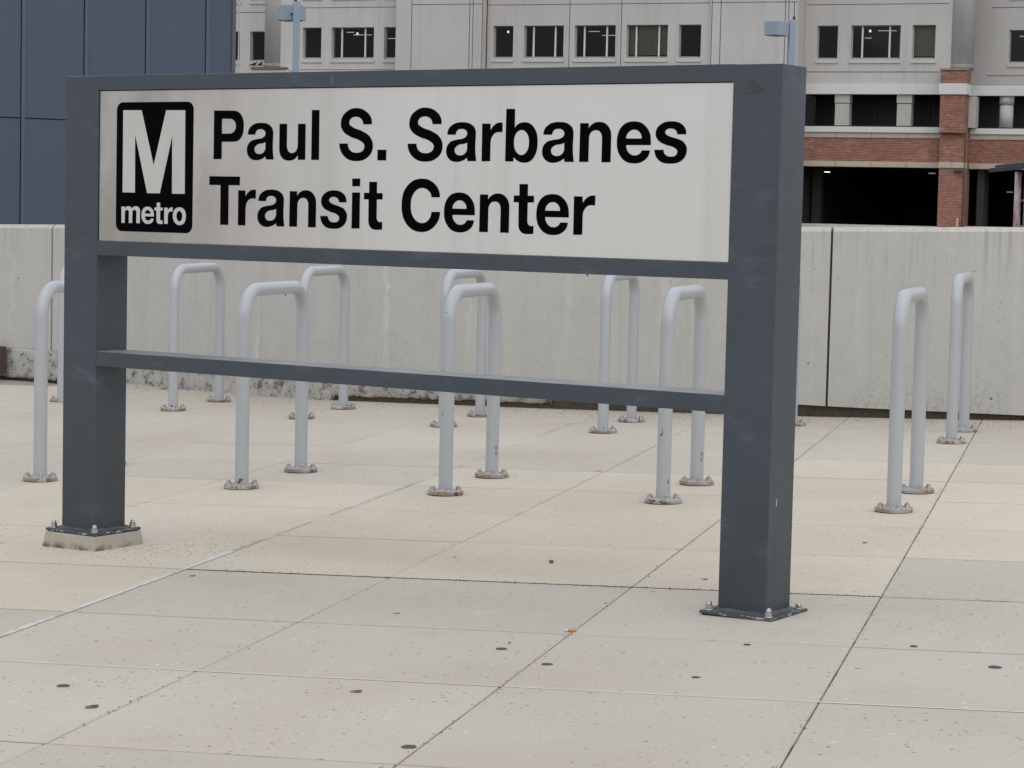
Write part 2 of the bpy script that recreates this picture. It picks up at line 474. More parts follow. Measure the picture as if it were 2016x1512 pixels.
def put(name, me, parent=None, loc=(0, 0, 0), rz=0):
    o = bpy.data.objects.new(name, me); C.objects.link(o)
    o.parent = parent; o.location = loc; o.rotation_euler = (0, 0, rz)
    return o
def tag(o, label=None, cat=None, group=None, kind=None):
    for k, v in (('label', label), ('category', cat), ('group', group), ('kind', kind)):
        if v: o[k] = v
    return o
def thing(name, label, cat, loc=(0, 0, 0), rz=0, group=None):
    return tag(put(name, None, None, loc, rz), label, cat, group)
def copy_tree(o, parent=None):
    c = o.copy(); C.objects.link(c); c.parent = parent
    for ch in list(o.children): copy_tree(ch, c)
    return c

def G(x, y):
    """height of the gently sloping paving (world z)"""
    k = min(max(y, 0), 22) - 12; xx = min(max(x, -9), 9)
    return ZO - 1.2312094 + .0197020 * xx - .0030352 * k + .000557992 * xx * xx - .00023139 * xx * k + .000644313 * k * k

# ---------------------------------------------------------------- ground: street far below, raised plaza, paving slabs
STREET = -7.0
m = M(); m.quad((-900, -900, STREET), (900, -900, STREET), (900, 900, STREET), (-900, 900, STREET))
tag(m.build('street', ASPHALT), kind='structure')

WL = [(-30, 35), (-12, 23), (-8, 20.3), (-6.5, 19.3), (-5, 18.3), (-3.87, 17.52), (-3.4, 17.17), (-2.77, 16.57), (-2.33, 16.12), (-1.89, 15.71), (-1.38, 15.33),
      (-1.0, 15.12), (-.35, 14.86), (.3, 14.6), (1.24, 14.28), (1.76, 14.12), (2.28, 14.0), (3.08, 13.83), (4.5, 13.55), (7, 13.1), (30, 8.5)]
def wall_y(x):
    for i in range(1, len(WL)):
        if x <= WL[i][0] or i == len(WL) - 1:
            p0, p1, p2, p3 = WL[max(i - 2, 0)], WL[i - 1], WL[i], WL[min(i + 1, len(WL) - 1)]
            t = (x - p1[0]) / (p2[0] - p1[0])
            m1 = (p2[1] - p0[1]) / (p2[0] - p0[0]) * (p2[0] - p1[0])
            m2 = (p3[1] - p1[1]) / (p3[0] - p1[0]) * (p2[0] - p1[0])
            return (2*t**3 - 3*t*t + 1) * p1[1] + (t**3 - 2*t*t + t) * m1 + (3*t*t - 2*t**3) * p2[1] + (t**3 - t*t) * m2
def wall_n(x):
    d = (wall_y(x + .02) - wall_y(x - .02)) / .04
    n = Vector((-d, 1, 0)).normalized()
    return n                                            # points away from the plaza

m = M()
xs = [-30 + 2 * i for i in range(9)] + [-12 + .5 * i for i in range(49)] + [14 + 2 * i for i in range(9)]
rows = 30
def ptop(x, k):
    y1 = wall_y(x) + .22
    y = -30 + (y1 + 30) * k / rows
    return (x, y, G(x, y) - .056)
for xa, xb in zip(xs, xs[1:]):
    if xb - xa < 1e-6: continue
    for k in range(rows):
        m.quad(ptop(xa, k), ptop(xb, k), ptop(xb, k + 1), ptop(xa, k + 1), smooth=True)
    a, b = ptop(xa, rows), ptop(xb, rows)
    m.quad(a, b, (b[0], b[1], STREET), (a[0], a[1], STREET))
    a, b = ptop(xa, 0), ptop(xb, 0)
    m.quad(b, a, (a[0], a[1], STREET), (b[0], b[1], STREET))
for x, flip in ((-30, 0), (30, 1)):
    pts = [ptop(x, k) for k in range(rows + 1)] + [(x, wall_y(x) + .22, STREET), (x, -30, STREET)]
    m.quad(*(pts if flip else pts[::-1]))
plaza = tag(m.build('plaza', DECK), kind='structure')

CA, SA = math.cos(R(14)), math.sin(R(14))
def UV(u, v): return (u * CA + v * SA, -u * SA + v * CA)
UL = [-7.1, -6.3, -5.46, -4.62, -3.84, -2.95, -2.218, -1.40, -.60, .21, 1.02, 1.83, 2.64, 3.45]
VL = [2.05, 2.92, 3.79, 4.67, 5.57, 6.36, 7.28, 8.19, 9.03, 9.94, 10.75, 11.58, 12.45, 13.3, 14.15, 15.0, 15.85, 16.7, 17.6]
GU = [.005, .005, .005, .004, .004, .019, .0040, .0042, .0042, .0045, .005, .005, .005, .005]
GV = [.008, .008, .008, .007, .011, .006, .016, .006, .006, .007, .007, .006, .005, .005, .005, .005, .005, .005, .005]
def is_cream(u, v):
    if u < -4.62: return False
    if u < -2.95: return 6.36 < v < 9.94
    if u < -1.40: return 7.28 < v < 10.75
    if u < -.60: return 7.28 < v < 11.58
    return 8.19 < v < 11.58
def slab_geo(m, u0, u1, v0, v1, dz, th=.05):
    c = [UV(u0, v0), UV(u1, v0), UV(u1, v1), UV(u0, v1)]
    ch = .0022
    ci = [UV(u0 + ch, v0 + ch), UV(u1 - ch, v0 + ch), UV(u1 - ch, v1 - ch), UV(u0 + ch, v1 - ch)]
    i = len(m.v)
    m.v += [(x, y, G(x, y) - th) for x, y in c] + [(x, y, G(x, y) + dz - ch) for x, y in c] + [(x, y, G(x, y) + dz) for x, y in ci]
    m.f.append((i + 8, i + 9, i + 10, i + 11)); m.s.append(False)
    for a in range(4):
        b = (a + 1) % 4
        m.f.append((i + a, i + b, i + 4 + b, i + 4 + a)); m.s.append(False)
        m.f.append((i + 4 + a, i + 4 + b, i + 8 + b, i + 8 + a)); m.s.append(False)
def before_wall(us, vs_, margin=0.03):
    return all(UV(u, v)[1] < wall_y(UV(u, v)[0]) + margin for u in us for v in vs_)
for i in range(len(UL) - 1):
    for j in range(len(VL) - 1):
        u0, u1, v0, v1 = UL[i] + GU[i] / 2, UL[i + 1] - GU[i + 1] / 2, VL[j] + GV[j] / 2, VL[j + 1] - GV[j + 1] / 2
        if not before_wall((u0, u1), (v0, v1), .9): continue
        m = M(); slab_geo(m, u0, u1, v0, v1, rnd.uniform(-.0006, .0006))
        if not before_wall((u0, u1), (v0, v1), .2):      # trimmed under the wall foot
            me = m.mesh('paving_slab', CREAM if is_cream((u0 + u1) / 2, (v0 + v1) / 2) else GREY)
            bm = bmesh.new(); bm.from_mesh(me)
            cx, cy = UV((u0 + u1) / 2, (v0 + v1) / 2)
            n = wall_n(cx); q0 = Vector((cx, wall_y(cx), 0)) + n * .17
            bmesh.ops.bisect_plane(bm, geom=bm.verts[:] + bm.edges[:] + bm.faces[:], plane_co=q0, plane_no=n, clear_outer=True)
            bm.to_mesh(me); bm.free()
            if len(me.polygons): put('paving_slab', me, plaza)
            continue
        m.build('paving_slab', CREAM if is_cream((u0 + u1) / 2, (v0 + v1) / 2) else GREY, plaza)
# the rest of the paving, outside the photograph
m = M()
ub = [-7.1 - .82 * k for k in range(16, 0, -1)] + UL + [3.45 + .82 * k for k in range(1, 17)]
vb = [2.05 - .87 * k for k in range(22, 0, -1)] + VL
for i in range(len(ub) - 1):
    for j in range(len(vb) - 1):
        if -7.2 < ub[i] < 3.4 and vb[j] > 2.0: continue
        u0, u1, v0, v1 = ub[i] + .003, ub[i + 1] - .003, vb[j] + .002, vb[j + 1] - .002
        x, y = UV((u0 + u1) / 2, (v0 + v1) / 2)
        if before_wall((u0, u1), (v0, v1), .05) and abs(x) < 29 and y > -29: slab_geo(m, u0, u1, v0, v1, 0)
tag(m.build('paving_field', GREY, plaza), kind='stuff')

def joint(mat, horizontal, line, a0, a1, w, top=-.0025):
    """filler lying in the gap along a grid line"""
    m = M(); n = max(2, int((a1 - a0) / .4))
    for k in range(n):
        s0, s1 = a0 + (a1 - a0) * k / n, a0 + (a1 - a0) * (k + 1) / n
        q = [(s0, line - w / 2), (s1, line - w / 2), (s1, line + w / 2), (s0, line + w / 2)] if horizontal else [(line - w / 2, s0), (line + w / 2, s0), (line + w / 2, s1), (line - w / 2, s1)]
        pts = []
        for u, v in q:
            x, y = UV(u, v)
            if y > wall_y(x) + .12: break
            pts.append((x, y, G(x, y) + top))
        if len(pts) == 4: m.quad(*pts, smooth=True)
    if m.f: m.build('joint_filler', mat, plaza)
for i, u in enumerate(UL):
    if i == 5: continue
    joint({3: J_FAINT, 4: J_FAINT, 6: J_MID, 7: J_MID, 8: J_MID}.get(i, J_MID), False, u, VL[0], VL[-1], GU[i] + .002, -.0032)
joint(J_WHITE, False, UL[5], VL[0], 7.75, GU[5] + .006, .0012)
joint(J_WORN, False, UL[5], 7.75, VL[-1], GU[5] + .001, -.0004)
for j, v in enumerate(VL):
    if j == 4:
        joint(J_WHITE2, True, v, UL[0], UL[-1], GV[j] + .003, .0006)
    elif j == 6:
        joint(J_FAINT, True, v, UL[0], UL[5], GV[j] + .001, -.0004)
        joint(J_DARK, True, v, UL[5] + .012, UL[8], GV[j] + .002, -.0006)
        joint(J_FAINT, True, v, UL[8], UL[-1], GV[j] + .001, -.0002)
    elif j == 5:
        joint(J_DARK, True, v, UL[0], UL[5] - .012, GV[j] + .001, -.0006)
        joint(J_FAINT, True, v, UL[5] + .012, UL[-1], GV[j] + .001, -.0002)
    else:
        joint(J_FAINT, True, v, UL[0], UL[-1], GV[j] + .001, -.0003)

# ---------------------------------------------------------------- curved concrete wall
wall = thing('concrete_wall', 'long curved grey concrete parapet wall behind the bike racks, streaked and joined in panels', 'wall')
def wtop(x): return ZO - .076 + .0227 * max(min(x, 8), -8)
def wbot(x): return ZO - 1.095 - (.017 * x if x > 0 else 0) + (.01 * (x - 2) if x > 2 else 0)
def sweep(x0, x1, prof, name, mat, step=.18):
    """profile(x) gives (depth behind the face, height) pairs"""
    m = M(); n = max(1, int(round((x1 - x0) / step))); rings = []
    for k in range(n + 1):
        x = x0 + (x1 - x0) * k / n
        nn = wall_n(x); b = Vector((x, wall_y(x), 0))
        i = len(m.v); rings.append(i); P = prof(x)
        for d, z in P: q = b + nn * d; m.v.append((q.x, q.y, z))
        L = len(P)
    for a, b in zip(rings, rings[1:]):
        for j in range(L):
            m.f.append((a + j, b + j, b + (j + 1) % L, a + (j + 1) % L)); m.s.append(False)
    m.f.append(tuple(rings[0] + j for j in range(L))); m.s.append(False)
    m.f.append(tuple(rings[-1] + j for j in reversed(range(L)))); m.s.append(False)
    return m.build(name, mat, wall)
def wprof(x): return [(0, wbot(x)), (0, wtop(x) - .028), (.026, wtop(x)), (.20, wtop(x)), (.20, wbot(x))]
for a, b in ((-29.9, -9.0), (-8.99, -3.457), (-3.443, 1.921), (1.935, 7.3), (7.312, 29.9)):
    sweep(a, b, wprof, 'wall_panel', WALL, .18 if abs(a) < 9 and abs(b) < 9 else 1.0)
for x in (-3.45, 1.928):
    sweep(x - .007, x + .007, lambda q: [(.022, wbot(q)), (.022, wtop(q) - .02), (.19, wtop(q) - .01), (.19, wbot(q))], 'joint_seal', SEAL, .01)
# recessed base course in the dark gap
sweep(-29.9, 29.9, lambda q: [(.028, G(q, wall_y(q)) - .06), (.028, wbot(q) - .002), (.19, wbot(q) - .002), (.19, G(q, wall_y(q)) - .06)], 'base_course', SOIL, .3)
# rough cast footing under the left panels
def footing(x0, x1, lift):
    m = M(); nx = int((x1 - x0) / .022); nz = 9; ids = []
    rr = random.Random(3)
    for k in range(nx + 1):
        x = x0 + (x1 - x0) * k / nx
        nn = wall_n(x); b = Vector((x, wall_y(x), 0)); col = []
        zb = G(x, wall_y(x)) + (lift(x) + rr.uniform(-.006, .006)); zt = wbot(x) - .002
        for j in range(nz + 1):
            t = j / nz
            d = -.004 + rr.uniform(-.006, .006) + (.022 * (1 - t) ** 3 if lift(x) > 0 else .006 * (1 - t))
            q = b + nn * d
            col.append(len(m.v)); m.v.append((q.x + rr.uniform(-.004, .004), q.y, zb + (zt - zb) * t + (rr.uniform(-.004, .004) if 0 < j < nz else 0)))
        q = b + nn * .045
        col.append(len(m.v)); m.v.append((q.x, q.y, zt)); col.insert(0, len(m.v)); m.v.append((q.x, q.y, zb))
        ids.append(col)
    for a, b in zip(ids, ids[1:]):
        for j in range(len(a) - 1): m.f.append((a[j], b[j], b[j + 1], a[j + 1])); m.s.append(True)
    m.build('rough_footing', ROUGHC, wall)
footing(-8.9, .25, lambda x: -.03 if x < -1.2 else .034)

m = M(); m.box(-.09, .09, -.03, .03, 0, .205)
b = m.build('timber_board', BROWN, None, (-3.93, wall_y(-3.93) - .07, G(-3.93, 17.4)), R(-38), .004)
tag(b, 'short dark brown board standing against the foot of the wall at the left edge', 'board')

# ---------------------------------------------------------------- office building with garage floors
office = thing('office_building', 'grey precast office building with dark windows above brick garage floors', 'building', (-1.72, 105.18, ZO), R(-20))
BZ = STREET - ZO
def P(m, name, mat): return m.build(name, mat, office)
def facade(name, mat, s0, s1, z0, z1, y, holes=(), th=.45):
    m = M()
    xs = sorted({s0, s1, *[v for h in holes for v in h[:2] if s0 < v < s1]})
    zs = sorted({z0, z1, *[v for h in holes for v in h[2:] if z0 < v < z1]})
    inside = lambda a, b: any(h[0] - 1e-6 <= a <= h[1] + 1e-6 and h[2] - 1e-6 <= b <= h[3] + 1e-6 for h in holes)
    for a, b in zip(xs, xs[1:]):
        for c, d in zip(zs, zs[1:]):
            if not inside((a + b) / 2, (c + d) / 2):
                m.quad((a, y, c), (b, y, c), (b, y, d), (a, y, d))
                m.quad((b, y + th, c), (a, y + th, c), (a, y + th, d), (b, y + th, d))
    for h in holes:
        a, b, c, d = h
        m.quad((a, y, c), (a, y + th, c), (b, y + th, c), (b, y, c))
        m.quad((a, y, d), (b, y, d), (b, y + th, d), (a, y + th, d))
        m.quad((a, y, c), (a, y, d), (a, y + th, d), (a, y + th, c))
        m.quad((b, y, c), (b, y + th, c), (b, y + th, d), (b, y, d))
    m.quad((s0, y, z0), (s0, y, z1), (s0, y + th, z1), (s0, y + th, z0))
    m.quad((s1, y, z0), (s1, y + th, z0), (s1, y + th, z1), (s1, y, z1))
    m.quad((s0, y, z1), (s1, y, z1), (s1, y + th, z1), (s0, y + th, z1))
    m.quad((s0, y, z0), (s0, y + th, z0), (s1, y + th, z0), (s1, y, z0))
    return P(m, name, mat)
def window(a, b, c, d, y, mull=(), blind=False):
    """frame > panes, mullions, sill"""
    f = .055; yy = y + .16
    m = M()
    m.box(a, a + f, yy, yy + .07, c, d); m.box(b - f, b, yy, yy + .07, c, d)
    m.box(a + f, b - f, yy, yy + .07, c, c + f + .03); m.box(a + f, b - f, yy, yy + .07, d - f * .6, d)
    w = P(m, 'window', WINFRAME)
    cuts = [a + f] + [q for mm in mull for q in (mm - .035, mm + .035)] + [b - f]
    for p0, p1 in zip(cuts[0::2], cuts[1::2]):
        m = M(); m.box(p0, p1, yy + .03, yy + .04, c + f + .03, d - f * .6); m.build('pane', GLASS, w)
        if blind:
            m = M(); m.box(p0 + .01, p1 - .01, yy + .12, yy + .13, c + f + .1, d - .03); m.build('blind', BLIND, w)
    for mm in mull:
        m = M(); m.box(mm - .035, mm + .035, yy - .02, yy + .08, c + f + .03, d - f * .6); m.build('mullion', MULL, w)
    m = M(); m.box(a - .05, b + .04, y - .05, y + .16, c - .17, c - .003); m.build('sill', PRECAST2, w, bevel=.012)
Y = dict(A=3.0, B=.96, C=-.08, D=.48, F=1.81, G=3.93)
TOP = 16.0
def up(ws): return ws + [(a, b, c + 2.91, d + 2.91) for a, b, c, d in ws] + [(a, b, c + 5.82, d + 5.82) for a, b, c, d in ws]
wA = [(-15.0, -13.7, 7.09, 8.53), (-13.14, -12.03, 7.09, 8.53)]
wB = [(-9.38, -8.42, 7.05, 8.52), (-7.90, -5.74, 7.05, 8.52), (-5.22, -4.30, 7.05, 8.52)]
wD = [(.37, 1.33, 7.03, 8.5), (1.85, 3.74, 7.03, 8.5), (4.26, 6.18, 7.03, 8.5), (6.69, 8.60, 7.03, 8.5), (9.10, 10.12, 7.03, 8.5)]
wF = [(15.0, 15.93, 7.06, 8.53), (16.5, 18.67, 7.06, 8.53), (19.18, 20.18, 7.06, 8.53)]
wG = [(23.0, 24.0, 7.03, 8.47), (24.5, 26.5, 7.03, 8.47)]
facade('facade_wall', PRECAST2, -30, -11.5, BZ, TOP, Y['A'], up(wA))
facade('facade_wall', PRECAST2, -11.2, -4.22, BZ, TOP, Y['B'], up(wB))
facade('facade_wall', PRECAST, -4.2, .06, BZ, TOP, Y['C'])
facade('facade_wall', PRECAST, .07, 10.55, BZ, TOP, Y['D'], up(wD))
facade('facade_wall', PRECAST2, 10.56, 14.43, BZ, TOP, Y['D'] - .12)
GOPEN = [(14.5, 20.95, -.12, 2.41), (14.5, 20.9, 4.15, 5.55)]
m = M(); m.box(14.38, 14.44, Y['D'] + .33, Y['F'] + .4, BZ, TOP); P(m, 'return_wall', PRECAST)
m = M(); m.box(-11.49, -11.21, Y['B'] + .45, Y['A'] + .2, BZ, TOP); P(m, 'return_wall', PRECAST)
facade('facade_wall', PRECAST, 14.45, 21.0, 5.99, TOP, Y['F'], up(wF))
facade('facade_wall', PRECAST, 21.3, 33, 5.95, TOP, Y['G'], up(wG))
for ws, y, pad in ((wA, Y['A'], 0), (wB, Y['B'], .33), (wD, Y['D'], .22), (wF, Y['F'], .24), (wG, Y['G'], .3)):
    for k in (0, 1, 2):
        for i, (a, b, c, d) in enumerate(ws):
            wide = b - a > 1.5
            mull = ((a + (b - a) * .22, a + (b - a) * .77) if wide else ())
            window(a, b, c + 2.91 * k, d + 2.91 * k, y, mull, blind=(k == 0 and ((ws is wD and i == 3) or (ws is wF and i == 2))))
# dark rooms behind the glass
def room(s0, s1, y, z0, z1):
    m = M(); y0, y1 = y + .46, y + 5
    m.quad((s0, y1, z0), (s1, y1, z0), (s1, y1, z1), (s0, y1, z1))
    m.quad((s0, y0, z0), (s1, y0, z0), (s1, y1, z0), (s0, y1, z0))
    m.quad((s0, y0, z1), (s0, y1, z1), (s1, y1, z1), (s1, y0, z1))
    m.quad((s0, y0, z0), (s0, y1, z0), (s0, y1, z1), (s0, y0, z1)); m.quad((s1, y0, z0), (s1, y0, z1), (s1, y1, z1), (s1, y1, z0))
    P(m, 'room', DARKWALL)
for s0, s1, y in ((-15.2, -11.8, Y['A']), (-9.6, -4.25, Y['B']), (.1, 10.4, Y['D']), (14.5, 20.5, Y['F']), (22, 29, Y['G'])):
    for k in (0, 1, 2): room(s0, s1, y, 6.4 + 2.91 * k, 8.95 + 2.91 * k)
for s, y, z, w in ((-7.0, Y['B'] + 1.5, 8.28, .9), (-6.0, Y['B'] + 2.2, 8.16, .8), (-7.5, Y['B'] + 1.2, 8.38, .35), (-12.4, Y['A'] + 1.4, 8.3, .5), (-5.0, Y['B'] + 2, 8.2, .4),
                   (5.3, Y['D'] + 2, 8.2, .8), (4.7, Y['D'] + 1.4, 8.33, .5), (17.8, Y['F'] + 1.4, 8.40, .8), (16.8, Y['F'] + 2.2, 8.15, .3), (23.4, Y['G'] + 1.4, 8.3, .3)):
    m = M(); m.box(s - w / 2, s + w / 2, y, y + .1, z, z + .025); P(m, 'tube_light', TUBE)
for s, y, z in ((-6.98, Y['B'] + .9, 8.30), (.75, Y['D'] + .9, 8.30), (17.15, Y['F'] + .9, 8.36)):
    m = M(); m.cyl(s, y, z - .05, z + .05, .05, n=12); P(m, 'round_light', lit('round_light_glow', (1, .97, .9), .8) if 'round_light_glow' not in bpy.data.materials else bpy.data.materials['round_light_glow'])
# string courses, reveals and joints
def bar(name, mat, s0, s1, y, z0, z1, proud=.03, bevel=0):
    m = M(); m.box(s0, s1, y - proud, y + .05, z0, z1); return m.build(name, mat, office, bevel=bevel)
GROOVE = plain('dark_joint_line', (.15, .135, .125), .95)
for s0, s1, y in ((-16, -11.6, Y['A']), (-9.55, -4.3, Y['B']), (-3.4, .0, Y['C']), (.1, 10.5, Y['D']), (10.6, 14.4, Y['D'] - .12), (14.5, 20.7, Y['F']), (22.2, 30, Y['G'])):
    for z in (9.42, 12.33): bar('joint_line', GROOVE, s0, s1, y, z, z + .035, .004)
bar('joint_line', GROOVE, 14.5, 20.6, Y['F'], 6.50, 6.54, .004)
bar('joint_line', GROOVE, 22.1, 30, Y['G'], 6.48, 6.52, .004)
bar('joint_line', GROOVE, -9.5, -4.3, Y['B'], 6.54, 6.57, .004)
for s, y in ((-3.42, Y['C']), (-.58, Y['C']), (-.42, Y['C']), (.03, Y['C']), (4.01, Y['D']), (6.44, Y['D']), (10.62, Y['D'] - .12), (11.02, Y['D'] - .12), (13.9, Y['D'] - .12), (14.05, Y['D'] - .12)):
    m = M(); m.box(s - .018, s + .018, y - .005, y + .03, 6.3, 13); P(m, 'joint_line', GROOVE)
# round pilasters
def pilaster(s, y, r, z0, z1, cap=True):
    m = M(); m.cyl(s, y, z0, z1, r, n=36); P(m, 'round_pilaster', PRECAST2)
    if cap:
        m = M(); m.cyl(s, y, z0 - .22, z0, r + .02, r + .01, n=28); P(m, 'pilaster_base', stained)
stained = stucco('stained_precast', (.30, .28, .25), .8, (4, 4, .5))
pilaster(-10.92, Y['B'] + .45, .60, 6.85, TOP)
m = M(); m.box(-11.9, -10.1, Y['B'] - .35, Y['B'] + .9, 6.55, 6.66); P(m, 'ledge', GROOVE)
m = M(); m.box(-12.1, -9.9, Y['B'] - .3, Y['B'] + .9, BZ, 6.54); P(m, 'pier_block', PRECAST)
pilaster(21.30, Y['F'] + .25, .50, 6.84, TOP)
# stone bands, brick spandrels and the brick pillar
for s0, s1, y, off in ((14.45, 20.66, Y['F'], 0), (21.665, 33, Y['G'] - 1.3, .0)):
    bar('white_band', WHITEBAND, s0, s1, y, 5.55 + off, 5.98, .10, .02)
    bar('white_sill', WHITEBAND, s0, s1, y, 3.90, 4.15, .12, .02)
    n = int((s1 - s0) / 1.25)
    for k in range(n):
        a, b = s0 + (s1 - s0) * k / n, s0 + (s1 - s0) * (k + 1) / n
        bar('stone_block', CREAMSTONE, a + .008, b - .008, y, 3.675, 3.895, .04, .01)
        bar('stone_block', CREAMSTONE, a + .008, b - .008, y, 2.41, 2.645, .04, .01)
    m = M(); m.box(s0, s1, y, y + .4, 2.645, 3.675); P(m, 'brick_spandrel', BRICK)
    m = M(); m.box(s0, s1, y + .06, y + .4, 2.405, 2.645); m.box(s0, s1, y + .06, y + .4, 3.675, 4.14); P(m, 'backing', PRECAST)
m = M(); m.box(20.62, 21.66, Y['F'] - .85, Y['F'] + .3, 3.9, 5.52); m.box(20.60, 21.70, Y['F'] - .85, Y['F'] + .3, 5.98, 6.55); m.box(20.62, 21.66, Y['F'] - .55, Y['F'] + .3, 2.645, 3.9); m.box(20.62, 21.66, Y['F'] - .55, Y['F'] + .3, BZ, 2.41); P(m, 'brick_pillar', BRICK)
m = M(); m.box(20.56, 21.74, Y['F'] - .92, Y['F'] + .35, 5.52, 5.98); P(m, 'pillar_band', WHITEBAND)
m = M(); m.box(20.60, 21.14, Y['F'] - .60, Y['F'] + .3, 2.41, 2.645); P(m, 'stone_block', CREAMSTONE)
m = M(); m.box(21.155, 21.68, Y['F'] - .60, Y['F'] + .3, 2.41, 2.645); P(m, 'stone_block', CREAMSTONE)
m = M(); m.box(20.56, 21.72, Y['F'] - .9, Y['F'] + .3, 6.55, 6.62); P(m, 'pillar_cap', stained)
# slanting return between the pillar and the recessed bay
m = M(); m.box(21.60, 21.95, Y['F'] + .31, Y['G'] - .9, 4.16, 5.5); P(m, 'return_wall', PRECAST)
m = M(); m.box(20.7, 21.655, Y['F'] + .31, Y['G'] - .9, BZ, 4.1); P(m, 'brick_pillar_back', BRICK)
# gallery floor: piers, dark glazing, rail
for s in (16.2, 18.92):
    m = M(); m.box(s - .31, s + .31, Y['F'] + .05, Y['F'] + .62, 4.15, 5.15); P(m, 'pier', PIER).data
    m = M(); m.box(s - .33, s + .33, Y['F'] + .03, Y['F'] + .64, 5.19, 5.55); P(m, 'pier_cap', PIER)
    m = M(); m.box(s - .30, s + .30, Y['F'] + .08, Y['F'] + .60, 5.15, 5.19); P(m, 'pier_groove', GROOVE)
m = M(); m.cyl(23.15, Y['G'] - 1.0, 4.15, 5.15, .29, n=28); P(m, 'pier', PIER)
m = M(); m.cyl(23.15, Y['G'] - 1.0, 5.19, 5.55, .31, n=28); m.cyl(23.15, Y['G'] - 1.0, 5.15, 5.19, .27, n=28); P(m, 'pier_cap', PIER)
m = M(); m.box(14.45, 33, Y['F'] + 2.6, Y['F'] + 2.7, 4.0, 5.7); P(m, 'gallery_glazing', RAIL)
for s in (15.1, 17.2, 19.8, 20.6, 22.6, 25):
    m = M(); m.box(s - .03, s + .03, Y['F'] + 2.5, Y['F'] + 2.6, 4.1, 5.6); P(m, 'mullion', DARKMET)
GY = Y['G'] - 1.3
for s0, s1, yy in ((14.45, 20.62, Y['F']), (21.66, 33, GY)):
    m = M(); m.box(s0, s1, yy + .42, Y['F'] + 3, 5.56, 5.7); P(m, 'soffit', DARKCEIL)
    m = M(); m.box(s0, s1, yy + .42, Y['F'] + 3, 3.95, 4.13); P(m, 'gallery_floor', DARKWALL)
m = M(); m.box(14.46, 20.62, Y['F'] - .06, Y['F'] - .02, 4.155, 4.20); m.box(21.9, 33, Y['G'] - 1.36, Y['G'] - 1.32, 4.155, 4.20); P(m, 'rail', RAIL)
# garage floor
m = M(); m.box(14.45, 33, Y['F'] + 25, Y['F'] + 25.3, BZ, 4); m.box(14.3, 14.45, Y['F'] + .4, Y['F'] + 25, BZ, 4); m.box(33, 33.2, Y['F'] + .4, Y['F'] + 25, BZ, 4); P(m, 'garage_wall', DARKWALL)
m = M(); m.box(14.45, 33, GY + .42, Y['F'] + 25, 2.45, 2.6); P(m, 'garage_ceiling', DARKWALL)
m = M(); m.box(14.45, 20.62, Y['F'] + .42, GY + .42, 2.45, 2.6); P(m, 'garage_ceiling', DARKWALL)
m = M(); m.box(14.45, 33, Y['F'] + .5, Y['F'] + 25, -.6, -.35); P(m, 'garage_floor', DARKWALL)
m = M(); m.box(14.45, 20.6, Y['F'] - .05, Y['F'] + .25, -1.2, -.10); m.box(21.7, 33, Y['F'] + .0, Y['F'] + .25, -1.2, -.06); P(m, 'garage_parapet', PRECAST2)
m = M(); m.box(14.45, 20.6, Y['F'] + .0, Y['F'] + .3, BZ, -1.2); m.box(21.7, 33, Y['F'] + .0, Y['F'] + .3, BZ, -1.2); P(m, 'lower_wall', BRICK)
m = M(); m.box(14.55, 14.95, Y['F'] + 2, Y['F'] + 2.5, BZ, 2.45); P(m, 'garage_column', DARKCEIL)
m = M(); m.box(22.0, 22.3, Y['F'] + 1.2, Y['F'] + 2.6, BZ, 2.45); P(m, 'garage_column', DARKCEIL)
def glight(s, dy, z, w, mat):
    m = M(); m.box(s - w / 2, s + w / 2, Y['F'] + dy, Y['F'] + dy + .25, z - .018, z + .018); o = P(m, 'garage_light', mat)
    m = M(); m.box(s - .02, s + .02, Y['F'] + dy + .1, Y['F'] + dy + .14, z + .018, 2.45); m.build('hanger', RAIL, o)
glight(14.85, 3.5, 2.24, .22, GLAMP); glight(19.55, 3.8, 2.26, .28, GLAMP2); glight(18.75, 12, 1.62, .28, GLAMP)
glight(22.9, 12, 1.62, .22, GLAMP); glight(22.3, 9, 1.56, .26, GLAMP2); glight(22.75, 14, .60, .24, GLAMP)
m = M(); m.cyl(21.69, Y['F'] - .58, BZ, 3.9, .022, n=8); P(m, 'downpipe', BROWN)
m = M(); m.box(21.3, 21.62, Y['F'] - .75, Y['F'] - .60, 2.24, 2.33); P(m, 'wall_lamp', DARKMET)
m = M(); m.box(21.45, 21.55, Y['F'] - .70, Y['F'] - .62, -.3, .28); P(m, 'pipe_guard', CREAMSTONE)
# mass of the building behind the facade
m = M(); m.box(-30, 14.3, 9.1, 24, BZ, TOP); m.box(14.3, 33, 9.2, 30, 4.2, TOP); P(m, 'building_core', PRECAST)
m = M(); m.box(-30.2, 33.2, 3.6, 30, TOP - .05, TOP + .2); P(m, 'roof', PRECAST)

